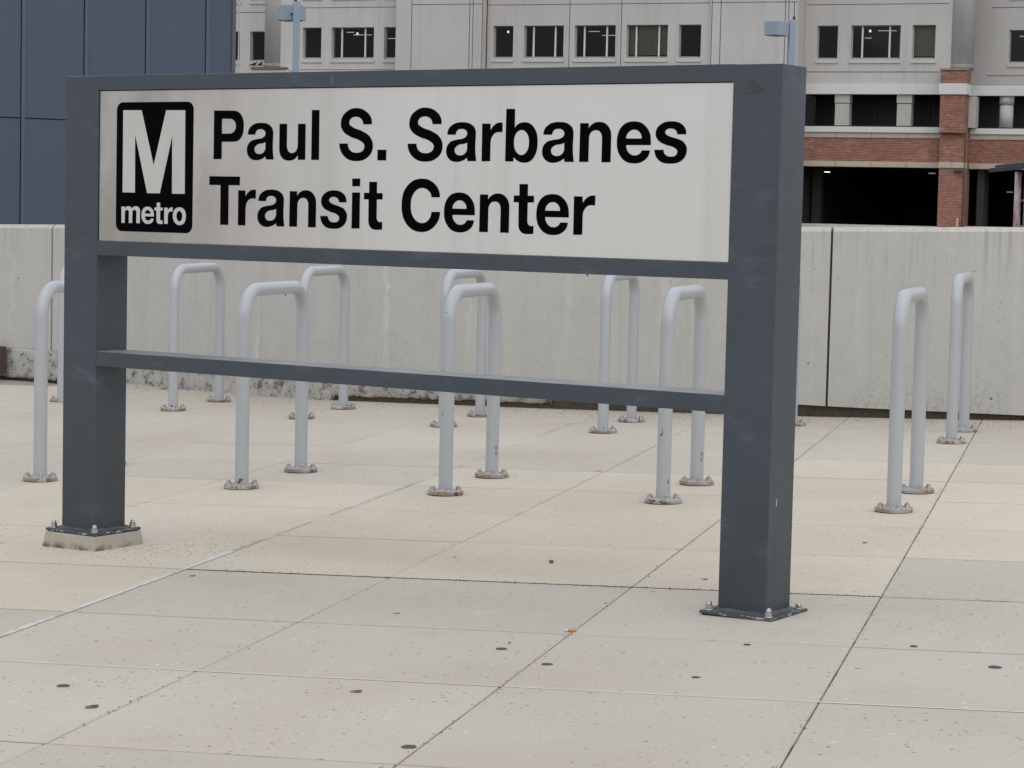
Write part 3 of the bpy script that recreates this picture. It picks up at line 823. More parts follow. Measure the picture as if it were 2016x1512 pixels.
# ---------------------------------------------------------------- blue grey metal clad block on the left
clad_b = thing('clad_building', 'blue grey metal clad block with narrow upright seams rising behind the wall at the left', 'building', (-6.0, 28.0, ZO), R(32.966))
sj = [-6.5, -5.69, -4.88, -4.07, -3.26, -2.45, -1.63, -.81, 0, .805, 1.616, 2.432, 2.82]
rowsz = [(BZ, -1.85), (-1.82, 1.02), (1.05, 5.2), (5.23, 8.2)]
for a, b in zip(sj, sj[1:]):
    for z0, z1 in rowsz:
        m = M(); m.box(a + (.045 if a < 2.4 else .04), b - .011, 0, .08, z0, z1); m.build('wall_panel', CLAD, clad_b, bevel=.003)
for s in sj[:-1]:
    m = M(); m.box(s, s + .045, -.014, .08, BZ, 8.2); m.build('seam_trim', CLADTRIM, clad_b, bevel=.002)
for z in (1.02, 5.2):
    for a, b in zip(sj, sj[1:]):
        m = M(); m.box(a + .047, b - .012, -.011, .05, z + .012, z + .03); m.build('flashing', CLADTRIM, clad_b)
m = M(); m.box(2.79, 2.84, -.02, .1, BZ, 8.2); m.build('corner_trim', CLADTRIM, clad_b)
m = M(); m.box(-6.5, 2.82, .075, 6, BZ, 8.15); m.build('block_core', GAP, clad_b)
m = M(); m.box(2.82, 2.86, .1, 6, BZ, 8.2); m.build('side_wall', CLAD, clad_b)
m = M(); m.cyl(2.875, -.03, BZ, 8.2, .010, n=8)
for z in (.2, 1.6, 3.0): m.box(2.84, 2.885, -.03, .0, z, z + .02)
m.build('cable', PIER, clad_b)

# ---------------------------------------------------------------- light poles between the wall and the office building
def light_pole(label, x, y, top, head, ant):
    t = thing('light_pole', label, 'lamp post', (x, y, ZO), 0, 'square light poles behind the sign')
    m = M(); m.box(-.072, .072, -.072, .072, STREET - ZO, top); m.build('pole', LIGHTBLUE, t, rz=R(8), bevel=.008)
    c, d1, l1, d2, l2, z0, z1 = head
    def hb(g, zz0, zz1):
        m = M(); q = []
        for i, j in ((g, g), (1 - g, g), (1 - g, 1 - g), (g, 1 - g)): q.append((c[0] + d1[0] * l1 * i + d2[0] * l2 * j, c[1] + d1[1] * l1 * i + d2[1] * l2 * j))
        b0 = [(a, b, zz0) for a, b in q]; b1 = [(a, b, zz1) for a, b in q]
        ar = sum(q[k][0] * q[(k + 1) % 4][1] - q[(k + 1) % 4][0] * q[k][1] for k in range(4))
        if ar < 0: b0.reverse(); b1.reverse()
        m.quad(*b0[::-1]); m.quad(*b1)
        for k in range(4): m.quad(b0[k], b0[(k + 1) % 4], b1[(k + 1) % 4], b1[k])
        return m
    h = hb(0, z0, z1).build('lamp_head', LIGHTBLUE, t, bevel=.01)
    hb(.12, z0 - .012, z0 + .02).build('lens', LENS, h)
    m = M(); m.box(*ant['arm']); m.build('arm', LIGHTBLUE, t)
    m = M(); m.cyl(ant['x'], -.03, top + .0, top + .07, .035, .02, n=12); m.build('photocell', RAIL, t)
    if ant.get('spike'):
        m = M(); m.cyl(ant['x'], -.03, top + .05, ant['spike'], .008, n=6); m.build('lightning_spike', RAIL, t)
c27, s27 = math.cos(R(27)), math.sin(R(27))
light_pole('pale blue square light pole with a box lamp behind the left half of the sign', -4.81, 50, 4.45, ((-.00, .10), (-c27, s27), .53, (s27, c27), .36, 4.07, 4.40), dict(arm=(-.16, -.07, .0, .2, 4.2, 4.36), x=-.02))
c45 = .7071
light_pole('pale blue square light pole with box lamp and thin spike, above the sign right end', 5.845, 50, 4.31, ((-.36, -.36), (-c45, c45), .36, (c45, c45), .39, 3.95, 4.25), dict(arm=(-.15, -.07, -.06, .05, 4.06, 4.22), x=.03, spike=4.68))

# ---------------------------------------------------------------- little shelter at the right edge
sh = thing('shelter', 'small shelter with dark tiled roof and worn red post at the right edge', 'shelter', (8.66, 40, ZO), 0)
m = M(); m.cyl(.0, 0, STREET - ZO, .93, .058, n=20); m.build('post', PINK, sh)
for k in range(3):
    z0, z1 = ((STREET - ZO, -.02), (.02, .42), (.46, 1.0))[k]
    m = M(); m.box(.13, 3.2, .05, .12, z0, z1); m.build('board', SHEDWALL, sh, bevel=.006)
    m = M(); m.box(.09, 3.25, .01, .13, z1, z1 + .035); m.build('batten', SHEDWALL, sh)
m = M(); m.box(.15, .22, .02, .06, .46, 1.0); m.build('corner_strip', WINFRAME, sh)
m = M()
m.quad((-.07, -.5, .96), (3.4, -.5, 1.65), (3.4, 2.2, 1.65), (-.07, 2.2, .96)); m.quad((-.07, -.5, 1.03), (-.07, 2.2, 1.03), (3.4, 2.2, 1.72), (3.4, -.5, 1.72))
m.quad((-.07, -.5, .96), (-.07, -.5, 1.03), (3.4, -.5, 1.72), (3.4, -.5, 1.65)); m.quad((-.07, -.5, .96), (-.07, 2.2, .96), (-.07, 2.2, 1.03), (-.07, -.5, 1.03))
m.build('roof_board', TILE, sh)
for k in range(58):
    x = .06 + k * .057
    m = M(); m.cyl(0, 0, 0, 2.7, .021, n=8); o = m.build('roof_tile', TILE, sh, (x, -.52, 1.045 + (x + .07) * .199)); o.rotation_euler = (R(-90), 0, 0)

# two pigeons on the ledge of the office building
def bird(label, loc, rz):
    m = M()
    m.cyl(0, 0, -.001, .001, .001, n=6)
    rings = [(-.16, .012, .02), (-.10, .03, .03), (-.02, .055, .05), (.05, .05, .065), (.09, .028, .10), (.115, .026, .125), (.135, .018, .13), (.165, .003, .122)]
    ids = []
    for x, r, z in rings:
        i = len(m.v); ids.append(i)
        m.v += [(x, r * math.cos(k * math.pi / 4), z + .03 + r * math.sin(k * math.pi / 4)) for k in range(8)]
    for a, b in zip(ids, ids[1:]):
        for k in range(8): m.f.append((a + k, b + k, b + (k + 1) % 8, a + (k + 1) % 8)); m.s.append(True)
    for s in (-.02, .02): m.cyl(.02, s, -.03, .05, .004, n=5)
    for k in range(len(m.v)): m.v[k] = tuple(q * 1.25 for q in m.v[k])
    o = m.build('pigeon', BIRD, None, loc, rz); tag(o, label, 'bird', 'pigeons on the office building ledge')
eo = Matrix.Rotation(R(-20), 4, 'Z')
for s, rz, lab in ((-11.78, .2, 'left one of two dark pigeons on the ledge beside the round pilaster'), (-11.45, -.5, 'right one of two dark pigeons on the ledge, nearer the round pilaster')):
    p = Vector((-1.72, 105.18, ZO)) + eo @ Vector((s, Y['B'] - .25, 6.70))
    bird(lab, p, R(-20) + rz)

# ---------------------------------------------------------------- station sign
SZ = 1.24
W_, PW = 2.86009, .16017
ZT, Z1, Z2, Z3, Z4, Z5 = (.4581 + SZ, .4061 + SZ, -.1284 + SZ, -.1795 + SZ, -.5237 + SZ, -.5773 + SZ)
ZR, ZLf = -1.171 + SZ, -1.175 + SZ
sign = thing('station_sign', 'wide slate grey framed metal sign reading Paul S. Sarbanes Transit Center with black metro logo', 'sign', (-1.6280, 8.34135, ZO - SZ), -.5774745)
def S(m, name, mat, parent=None, **k): return m.build(name, mat, parent or sign, **k)
posts = []
for a, zb in ((0, ZLf), (W_ - PW, ZR)):
    m = M(); m.box(a, a + PW, 0, PW, zb, ZT - .001); posts.append(S(m, 'post', FRAME, bevel=.0025))
m = M(); m.box(PW - .002, W_ - PW + .002, .0012, PW - .0012, Z1, ZT); S(m, 'top_beam', FRAME, bevel=.0015)
m = M(); m.box(PW - .002, W_ - PW + .002, .0012, PW - .0012, Z3, Z2); S(m, 'bottom_beam', FRAME, bevel=.0015)
m = M(); m.box(PW - .002, W_ - PW + .002, .0012, PW - .0012, Z5, Z4); S(m, 'lower_rail', FRAME, bevel=.0025)
m = M(); m.box(PW, W_ - PW, .012, PW - .012, Z2, Z1); S(m, 'sign_core', GAP)
g = .0028
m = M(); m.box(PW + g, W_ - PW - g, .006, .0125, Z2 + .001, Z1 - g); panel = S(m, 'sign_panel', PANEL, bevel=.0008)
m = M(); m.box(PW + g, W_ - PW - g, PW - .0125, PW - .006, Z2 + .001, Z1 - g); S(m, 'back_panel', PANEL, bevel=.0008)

GLYPHS = {'S':[[[132.3,117.5],[132.5,124.4],[131.6,130.9],[129.7,137],[126.8,142.7],[122.9,148],[117.9,152.7],[110.1,158.5],[102.3,163.2],[94.2,166.7],[85.7,169.2],[76.7,170.6],[67,171.1],[58.2,170.6],[50.1,169.3],[42.4,167],[35,163.7],[27.9,159.4],[20.8,154.1],[15.9,149.5],[11.9,144.5],[8.8,139],[6.6,133.2],[5.3,126.8],[4.9,120.1],[5.2,115],[6.1,110.4],[7.6,106],[9.7,101.9],[12.5,98],[15.9,94.2],[20.8,89.8],[25.8,86.3],[31,83.5],[36.5,81],[42.2,78.6],[48.4,76],[54.6,73.7],[60.6,72.1],[66.4,70.8],[72.1,69.5],[78,67.6],[83.9,64.8],[88.5,62.4],[93.1,60],[97.3,57.3],[100.7,54.2],[103,50.4],[103.8,45.7],[103.2,40.8],[101.3,36.4],[98.3,32.7],[94.3,29.5],[90.4,27.5],[86.7,26],[82.8,25.2],[78.9,24.7],[74.7,24.5],[70.3,24.5],[65.6,24.6],[61.1,25.1],[56.9,26],[52.8,27.4],[49,29.5],[45.2,32.3],[42,35.4],[39.5,38.8],[37.5,42.3],[36.1,46.2],[35.3,50.3],[35.1,54.8],[0,54.7],[0.8,46.3],[2.6,38.6],[5.4,31.4],[9.4,24.8],[14.4,18.6],[20.6,12.9],[28.3,7.4],[36.1,3.3],[44.1,0.3],[52.5,-1.6],[61.4,-2.7],[71,-3],[80,-2.7],[88.5,-1.8],[96.6,-0.1],[104.3,2.6],[111.9,6.3],[119.5,11.2],[124.9,15.7],[129.5,20.8],[133.2,26.3],[135.8,32.3],[137.5,38.8],[138,45.8],[137.7,51.7],[136.8,57.1],[135.2,62.2],[132.9,67],[129.9,71.6],[126.2,76.1],[121.1,81],[115.7,84.8],[110.2,87.9],[104.3,90.7],[98.1,93.3],[91.5,96.2],[85.3,98.6],[79.4,100.3],[73.6,101.7],[67.9,103.2],[62.1,105.1],[56,107.7],[52.2,109.6],[48.4,111.5],[44.9,113.6],[42.1,116.1],[40.2,119.2],[39.4,123],[39.9,127.2],[41.4,131],[43.8,134.4],[47,137.2],[50.3,139.1],[53.5,140.5],[56.8,141.5],[60.3,142],[63.9,142.3],[67.7,142.4],[71.7,142.2],[75.4,141.7],[78.8,140.9],[82.2,139.5],[85.4,137.7],[88.6,135.4],[92.3,131.6],[94.9,127.5],[96.6,122.8],[97.2,117.6]]],'a':[[[3.6,84],[3.8,89.6],[4.8,94.9],[6.7,99.8],[9.5,104.3],[13,108.4],[17.4,112],[23.9,116.1],[30.5,119.2],[37.1,121.3],[44.1,122.7],[51.4,123.4],[59.2,123.6],[66.6,123.5],[73.6,123],[80.3,122.1],[86.7,120.4],[93.1,117.9],[99.5,114.3],[103.8,111.2],[107.3,107.6],[110,103.5],[112,99],[113.2,94.2],[113.7,88.9],[113.4,77],[112.9,65.9],[112.5,55.3],[112.3,44.7],[112.7,33.7],[113.9,21.9],[117,0.1],[83.9,-0.1],[81.1,11.1],[77.1,7.8],[73.1,5.2],[68.9,3.1],[64.1,1.2],[60.1,-0.1],[56.2,-1.2],[52.5,-2],[48.7,-2.6],[44.7,-2.9],[40.5,-3],[34.9,-2.8],[29.6,-2.1],[24.7,-0.9],[20,1],[15.5,3.6],[11.1,7],[7.6,10.6],[4.8,14.4],[2.6,18.5],[1.1,22.9],[0.3,27.6],[0,32.6],[0.4,37.8],[1.5,42.6],[3.3,47.1],[5.8,51.3],[9,55.1],[12.8,58.8],[16.9,61.8],[21.2,63.8],[25.7,65.1],[30.4,66.1],[35.3,67],[40.4,68.1],[45.3,69],[50,69.5],[54.5,69.8],[58.9,70.3],[63.4,71.3],[68,73],[72.7,75.5],[76.7,78.6],[79.6,82.5],[80.6,87.3],[80.2,90.5],[79.1,93.4],[77.2,95.9],[74.7,98.1],[71.1,100.1],[67.5,101.4],[63.7,102],[59.6,102.2],[54.9,102.1],[50.5,101.6],[46.4,100.4],[42.5,98.1],[39.5,95.2],[37.5,91.9],[36.3,88.1],[36.2,84]],[[81.2,59],[77.9,57.6],[74.9,56.5],[71.8,55.6],[68.4,54.7],[64.4,54],[60.6,53.6],[56.9,53.4],[53.3,53],[49.7,52.1],[46,50.5],[42.7,48.7],[39.6,46.7],[36.8,44.4],[34.6,41.9],[33.1,38.9],[32.6,35.4],[32.9,31.6],[34,28.2],[35.9,25.2],[38.6,22.5],[42.3,20.2],[46.1,18.9],[50.2,18.3],[54.6,18.1],[58.2,18.2],[61.6,18.7],[64.9,19.5],[67.9,20.8],[70.9,22.5],[73.7,24.7],[77.1,28.4],[79.5,32.5],[80.8,37],[81.3,42.1]]],'n':[[[0.5,119.5],[31.5,119.4],[31.2,103.1],[33.2,106.3],[35.3,109.1],[37.6,111.7],[40.2,113.9],[43.1,116],[46.4,117.9],[50.2,119.7],[53.8,121.1],[57.5,122.2],[61.2,122.9],[65.1,123.2],[69.4,123.4],[75.6,123],[81.4,122],[86.9,120.2],[92,117.7],[96.9,114.3],[101.4,110.1],[105.4,105.4],[108.3,100.4],[110.4,95.3],[111.8,89.8],[112.6,84],[112.8,77.8],[112.7,0],[80.3,-0.2],[80.3,71.6],[80.2,75.4],[79.7,79],[79,82.3],[77.8,85.5],[76.1,88.6],[73.9,91.6],[70.7,94.6],[67.1,96.5],[63,97.5],[58.6,97.8],[53.2,97.5],[48.3,96.3],[43.9,94.1],[39.9,90.7],[37.5,87.7],[35.8,84.5],[34.6,81.2],[33.8,77.6],[33.4,73.9],[33.3,70],[33.2,0.4],[0,0.2]]],'e':[[[119.7,52.7],[33,52.5],[33.3,48.3],[34,44.3],[35.2,40.7],[36.9,37.2],[39.1,33.9],[41.9,30.8],[45,27.9],[48.3,25.5],[51.7,23.7],[55.4,22.4],[59.3,21.7],[63.5,21.4],[68.1,21.6],[72.3,22.3],[76.3,23.6],[80.3,25.8],[83.3,27.9],[85.6,30.4],[87.3,33.3],[88.5,36.8],[116.7,36.9],[116,31.2],[114.6,25.9],[112.5,21.1],[109.7,16.6],[106.1,12.5],[101.7,8.8],[95.7,4.8],[89.7,1.7],[83.6,-0.5],[77.2,-2],[70.4,-2.8],[63.2,-3.1],[54.8,-2.8],[46.8,-1.8],[39.4,0],[32.3,2.9],[25.6,6.9],[19.3,12.3],[13.2,19],[8.3,26.1],[4.6,33.6],[2,41.5],[0.5,50],[0,59.1],[0.2,68.4],[1.1,77.2],[2.8,85.5],[5.6,93.4],[9.7,101],[15.3,108.2],[21.6,113.9],[28.4,118.3],[35.6,121.3],[43.4,123.2],[51.6,124.3],[60.3,124.6],[68.4,124.2],[76,122.9],[83,120.7],[89.7,117.6],[96.1,113.4],[102.1,108],[107.6,102],[111.9,95.6],[115.2,88.9],[117.5,81.8],[118.8,74.2],[119.3,66.1]],[[32.4,72.7],[87.4,72.7],[87.2,76.5],[86.5,80],[85.5,83.2],[83.9,86.3],[81.9,89.2],[79.4,91.9],[76.5,94.4],[73.6,96.3],[70.5,97.8],[67.2,98.8],[63.8,99.4],[60,99.6],[56.2,99.3],[52.7,98.7],[49.4,97.5],[46.2,95.9],[43.3,93.9],[40.4,91.3],[37.9,88.6],[35.9,85.8],[34.4,82.8],[33.3,79.7],[32.7,76.3]]],'s':[[[108,85.3],[108,91],[107.1,96.4],[105.4,101.4],[102.8,106],[99.3,110.2],[95,113.9],[88.8,117.9],[82.5,120.8],[76.1,122.7],[69.4,123.9],[62.3,124.4],[54.8,124.6],[47.6,124.3],[40.9,123.5],[34.5,122.1],[28.3,120],[22.3,117],[16.2,113.2],[12.1,109.8],[8.8,106.1],[6.1,102],[4.2,97.5],[3.1,92.6],[2.7,87.4],[3,83.3],[3.9,79.5],[5.4,76.1],[7.4,72.8],[9.9,69.7],[12.8,66.8],[16.7,63.6],[20.6,61.1],[24.7,59.2],[29,57.5],[33.5,55.9],[38.3,54.1],[43.2,52.5],[47.8,51.4],[52.3,50.6],[56.8,49.6],[61.3,48.3],[66,46.3],[70.7,44],[74.9,41.4],[78.1,38.1],[79.3,33.7],[78.9,30.2],[77.9,27],[76,24.2],[73.4,21.9],[69.4,19.8],[65.4,18.8],[61.1,18.5],[56.5,18.5],[51.5,18.7],[47,19.5],[42.7,21.1],[38.6,23.8],[35.4,27],[33.2,30.5],[31.9,34.5],[31.5,38.9],[0,38.8],[0.6,32.3],[2.1,26.2],[4.4,20.6],[7.7,15.4],[11.8,10.7],[16.8,6.4],[22.7,2.6],[28.8,0.1],[35,-1.5],[41.5,-2.3],[48.3,-2.7],[55.4,-2.7],[63,-2.6],[70.1,-2.1],[76.9,-0.9],[83.4,1],[89.7,3.8],[96,7.8],[100.8,11.9],[104.7,16.4],[107.7,21.3],[109.8,26.6],[111.1,32.4],[111.6,38.7],[111.3,43.1],[110.4,47.2],[108.9,51],[106.8,54.5],[104.3,57.9],[101.2,61.2],[97.6,64.2],[93.9,66.4],[90.1,68.1],[86.1,69.5],[81.8,70.8],[77.3,72.3],[72.1,74],[67.1,75.2],[62.3,76.2],[57.5,77.3],[52.6,78.7],[47.6,80.8],[43.3,82.7],[39.4,85],[36.5,88],[35.4,91.9],[35.8,94.4],[37,96.5],[38.8,98.3],[41,99.8],[44.1,101.3],[47.2,102.2],[50.3,102.7],[53.8,102.8],[58.5,102.6],[62.9,101.9],[67,100.4],[71,98],[73.8,95.4],[75.8,92.5],[77.1,89.1],[77.6,85.3]]],'r':[[[0,119],[31.1,118.8],[32.5,97.7],[34.7,101.7],[37,105.2],[39.6,108.3],[42.5,111.2],[45.7,114],[49.4,116.6],[52.6,118.5],[55.7,119.9],[58.8,121],[62.1,121.7],[65.5,122],[69.2,122.2],[77.2,122],[77,91.6],[64.7,92.3],[60.2,92.1],[56,91.5],[52.1,90.3],[48.5,88.5],[45.1,86.1],[42,83],[38.9,78.7],[36.5,74.4],[34.8,69.9],[33.8,65.1],[33.2,60.1],[33,54.8],[33.1,0.4],[0.5,-0.4]]],'t':[[[20.4,154.2],[52.1,154.6],[52.3,118],[75.6,118.3],[75.8,97.2],[52.5,96.9],[52.7,38.4],[53,35.1],[53.9,32.2],[55.4,29.4],[57.5,26.9],[59.7,25.1],[62,24],[64.6,23.4],[67.4,23.3],[76,24.1],[76,-1.1],[57.6,-2.5],[52.2,-2.5],[47.2,-2.2],[42.3,-1.6],[37.7,-0.3],[33.3,1.7],[29.1,4.7],[25.7,8.1],[23.2,11.9],[21.5,16],[20.4,20.3],[19.8,25],[19.7,29.8],[18.9,96.9],[0,96.6],[0.2,118.2],[21,118.5]]],'b':[[[33.1,164.8],[33.6,105.2],[36.6,109.5],[39.9,113],[43.7,116],[48.3,118.4],[52.3,120.1],[56.1,121.3],[59.8,122.2],[63.6,122.7],[67.6,123],[72,123.1],[79,122.6],[85.4,121],[91.4,118.5],[96.9,114.9],[102,110.5],[106.6,105.1],[111.2,98.4],[114.7,91.6],[117.1,84.5],[118.7,77.2],[119.6,69.5],[119.8,61.3],[119.6,52.5],[119,44.2],[117.7,36.4],[115.5,28.9],[112.2,21.5],[107.7,14.1],[103.2,8.7],[98.3,4.3],[92.9,0.8],[87,-1.7],[80.5,-3.2],[73.6,-3.7],[69.1,-3.6],[64.9,-3.3],[61,-2.7],[57.1,-1.8],[53.1,-0.5],[48.9,1.2],[45.4,2.8],[42.3,4.6],[39.5,6.6],[36.9,8.8],[34.4,11.4],[31.9,14.3],[30.8,0.1],[0,-0.1],[0.5,165]],[[59.4,98.6],[63.7,98.2],[67.7,97.2],[71.3,95.5],[74.6,93.2],[77.7,90.3],[80.5,87],[83.2,82.8],[85.2,78.6],[86.5,74.4],[87.4,69.9],[87.9,65.2],[88,60.2],[87.9,55.2],[87.6,50.4],[86.8,45.9],[85.6,41.5],[83.8,37.2],[81.2,32.9],[78.6,29.4],[75.7,26.4],[72.5,23.9],[69,22.1],[65.1,20.9],[60.9,20.5],[56.7,20.8],[52.8,21.8],[49.2,23.4],[46,25.5],[42.9,28.2],[40.1,31.4],[37.3,35.5],[35,39.6],[33.4,43.8],[32.3,48.2],[31.7,52.9],[31.5,57.9],[31.5,63.4],[31.9,68.6],[32.6,73.5],[33.9,78.2],[35.8,82.9],[38.6,87.6],[41.3,90.9],[44.3,93.7],[47.6,95.8],[51.2,97.3],[55.2,98.3]]],'C':[[[151.4,107.8],[150.8,116],[149.1,123.6],[146.4,130.7],[142.6,137.2],[137.7,143.3],[131.8,149],[123.9,154.9],[116,159.5],[107.8,163],[99.2,165.4],[90.1,166.8],[80.3,167.2],[68.5,166.6],[57.5,164.6],[47.1,161.3],[37.5,156.4],[28.4,149.9],[19.9,141.8],[12.7,132.6],[7.4,123],[3.8,113],[1.5,102.4],[0.3,91.2],[0,79.4],[0.5,67.7],[1.9,56.8],[4.6,46.5],[8.7,36.8],[14.3,27.5],[21.7,18.6],[30.1,10.8],[38.9,4.7],[48.3,0.1],[58.4,-3.1],[69.1,-4.9],[80.6,-5.5],[90.7,-5],[100.1,-3.3],[108.9,-0.4],[117.3,3.7],[125.3,9],[133.1,15.5],[139.3,22],[144.4,28.8],[148.2,36.1],[150.9,43.9],[152.5,52.3],[153,61.3],[118.9,60.6],[118.6,55.5],[117.8,50.7],[116.3,46.2],[114.2,42],[111.4,38],[108,34.1],[104.2,30.8],[100.2,28.2],[96,26.2],[91.6,24.8],[86.9,24.1],[81.8,23.8],[75.2,24.3],[69,25.7],[63.3,28.1],[58,31.3],[53.1,35.4],[48.5,40.4],[44.3,46.4],[41,52.6],[38.8,58.9],[37.3,65.5],[36.5,72.5],[36.3,80],[36.5,87.4],[37.1,94.3],[38.3,100.9],[40.4,107.2],[43.3,113.3],[47.4,119.3],[52,124.5],[56.9,128.9],[62.2,132.3],[68,134.9],[74.3,136.5],[81.1,137],[85.9,136.8],[90.4,136.1],[94.6,135],[98.6,133.3],[102.5,131.1],[106.4,128.2],[109.7,125.4],[112.4,122.3],[114.6,119],[116.3,115.5],[117.6,111.6],[118.5,107.3]]],'i':[[[0.6,118.5],[32.6,119],[33.2,0.4],[0.3,-0.4]],[[0,164.3],[32.4,164.7],[32.5,139.2],[0.2,138.8]]],'P':[[[0,166.2],[82.2,165.3],[89,165.1],[95.4,164.4],[101.5,163.1],[107.2,161],[112.6,157.8],[117.7,153.5],[122.6,147.8],[126.3,141.9],[129.1,135.7],[130.9,129.1],[132,122],[132.3,114.5],[132.2,106.8],[131.7,99.6],[130.6,92.7],[128.6,86.1],[125.6,79.7],[121.3,73.5],[116.7,68.8],[111.5,65.1],[106,62.5],[100,60.8],[93.6,59.8],[86.8,59.5],[36,59.4],[35.9,0.1],[0.2,-0.1]],[[35.7,137.8],[69.3,137.9],[73.3,137.7],[77,137.2],[80.4,136.3],[83.8,134.9],[87,133],[90.1,130.6],[93.7,126.8],[96.2,122.5],[97.7,117.8],[98.2,112.5],[97.7,107.3],[96.2,102.7],[93.7,98.5],[90.2,94.7],[87.2,92.3],[84.2,90.4],[81,89],[77.6,88],[74,87.4],[70.2,87.3],[35.7,87.2]]],'u':[[[0,120.1],[32.5,120],[32.6,50.8],[32.7,46.9],[33,43.2],[33.6,39.6],[34.6,36.2],[36.1,32.9],[38.2,29.6],[41.4,26.3],[45.1,23.9],[49.3,22.6],[53.9,22.2],[57.6,22.4],[61,22.9],[64.2,23.9],[67.2,25.3],[70,27.2],[72.6,29.8],[75,32.9],[76.8,36.2],[78.1,39.6],[78.9,43.2],[79.3,46.9],[79.4,51],[79.3,119.9],[111.4,119.9],[111.9,0.1],[81.2,-0.1],[80.1,16.7],[78.2,13.5],[76.2,10.6],[74,8.1],[71.5,5.9],[68.6,3.9],[65.4,2],[61.6,0.2],[57.9,-1.1],[54.2,-2.1],[50.4,-2.7],[46.5,-3.1],[42.2,-3.2],[36.2,-3],[30.5,-2.2],[25.1,-0.9],[20,1.2],[15.3,4.2],[10.8,8.2],[7,12.9],[4.2,17.8],[2.2,23.1],[1,28.6],[0.4,34.4],[0.3,40.6]]],'l':[[[0,165.6],[31.6,165.4],[32.8,0.1],[0.4,-0.1]]],'.':[[[0,34.7],[35.6,34.9],[35.6,0.1],[0.4,-0.1]]],'T':[[[0,165.9],[135.8,165.7],[135.8,136.1],[85.9,135.9],[87,0.2],[51,-0.2],[50.2,136],[0,136]]],'m':[[[0,57.4],[15.7,57.7],[16.2,50.9],[17.5,52.8],[18.9,54.4],[20.6,55.7],[22.6,56.8],[25.3,57.9],[27.8,58.6],[30.5,58.9],[33.4,59],[36.3,58.9],[38.9,58.6],[41.5,57.9],[44.2,56.7],[46.1,55.6],[47.7,54.2],[49,52.6],[50.1,50.6],[51.4,52.7],[52.9,54.5],[54.7,56],[56.8,57.3],[59.6,58.4],[62.2,59.2],[64.9,59.5],[67.9,59.6],[72.2,59.5],[76.1,58.8],[79.7,57.5],[83.2,55.2],[85.6,52.7],[87.1,49.8],[88,46.5],[88.2,43],[88.3,0.4],[71.7,0.5],[71.7,40.5],[71.5,41.9],[70.9,43.1],[69.9,44.2],[68.7,45.1],[67.1,46],[65.5,46.5],[63.8,46.8],[61.9,46.9],[59.6,46.7],[57.6,46.2],[55.8,45.2],[54.1,43.8],[53,42.2],[52.5,40.4],[52.3,38.5],[52.3,36.5],[51.8,0.5],[35.6,0.4],[36.2,39.8],[35.9,41.3],[35.3,42.5],[34.4,43.5],[33.2,44.4],[31.6,45.3],[30.1,45.9],[28.5,46.1],[26.7,46.2],[24.4,46.1],[22.4,45.6],[20.5,44.6],[18.9,43.2],[17.6,41.4],[17,39.4],[16.7,37.3],[16.6,35.1],[16.5,0.3],[0.8,0]]],'o':[[[29.6,61.4],[33.7,61.3],[37.5,60.9],[41.1,60.1],[44.6,58.8],[47.8,56.9],[50.9,54.3],[53.8,51.1],[56.1,47.6],[57.8,44],[58.9,40.1],[59.6,36],[59.8,31.6],[59.7,27.2],[59.2,23],[58.3,19.1],[56.9,15.4],[54.9,11.9],[52.2,8.5],[49.2,5.7],[45.9,3.5],[42.4,1.9],[38.7,0.8],[34.8,0.2],[30.6,0],[26.3,0.2],[22.3,0.9],[18.5,2.1],[15,3.8],[11.7,6.1],[8.6,9],[5.7,12.5],[3.5,16.1],[1.9,19.8],[0.8,23.8],[0.2,28.1],[0,32.6],[0.2,36.7],[0.8,40.6],[1.9,44.2],[3.5,47.6],[5.7,50.8],[8.4,53.9],[11.5,56.5],[14.7,58.4],[18.1,59.8],[21.7,60.8],[25.5,61.3]],[[29.4,49.4],[32.3,49],[34.8,47.9],[37,46.3],[39,44.1],[40.9,41.1],[42.3,38.1],[43.1,34.8],[43.3,31.3],[43.2,27.7],[42.6,24.4],[41.5,21.4],[39.8,18.3],[37.9,15.9],[35.7,14],[33.3,12.8],[30.4,12.3],[27.5,12.7],[24.9,13.9],[22.7,15.6],[20.8,17.9],[18.8,21.1],[17.4,24.3],[16.6,27.7],[16.4,31.5],[16.6,34.9],[17.3,38.1],[18.5,41.1],[20.4,44],[22.2,46.2],[24.3,47.9],[26.7,49]]],'M':[[[0,290.4],[86.8,290],[145.6,97.9],[200.6,289.4],[288.5,288.9],[290.3,0.1],[232,0],[230.3,199.8],[175.7,0.3],[116.4,0.2],[57.3,204.9],[59.2,1.3],[0.6,1.2]]]}
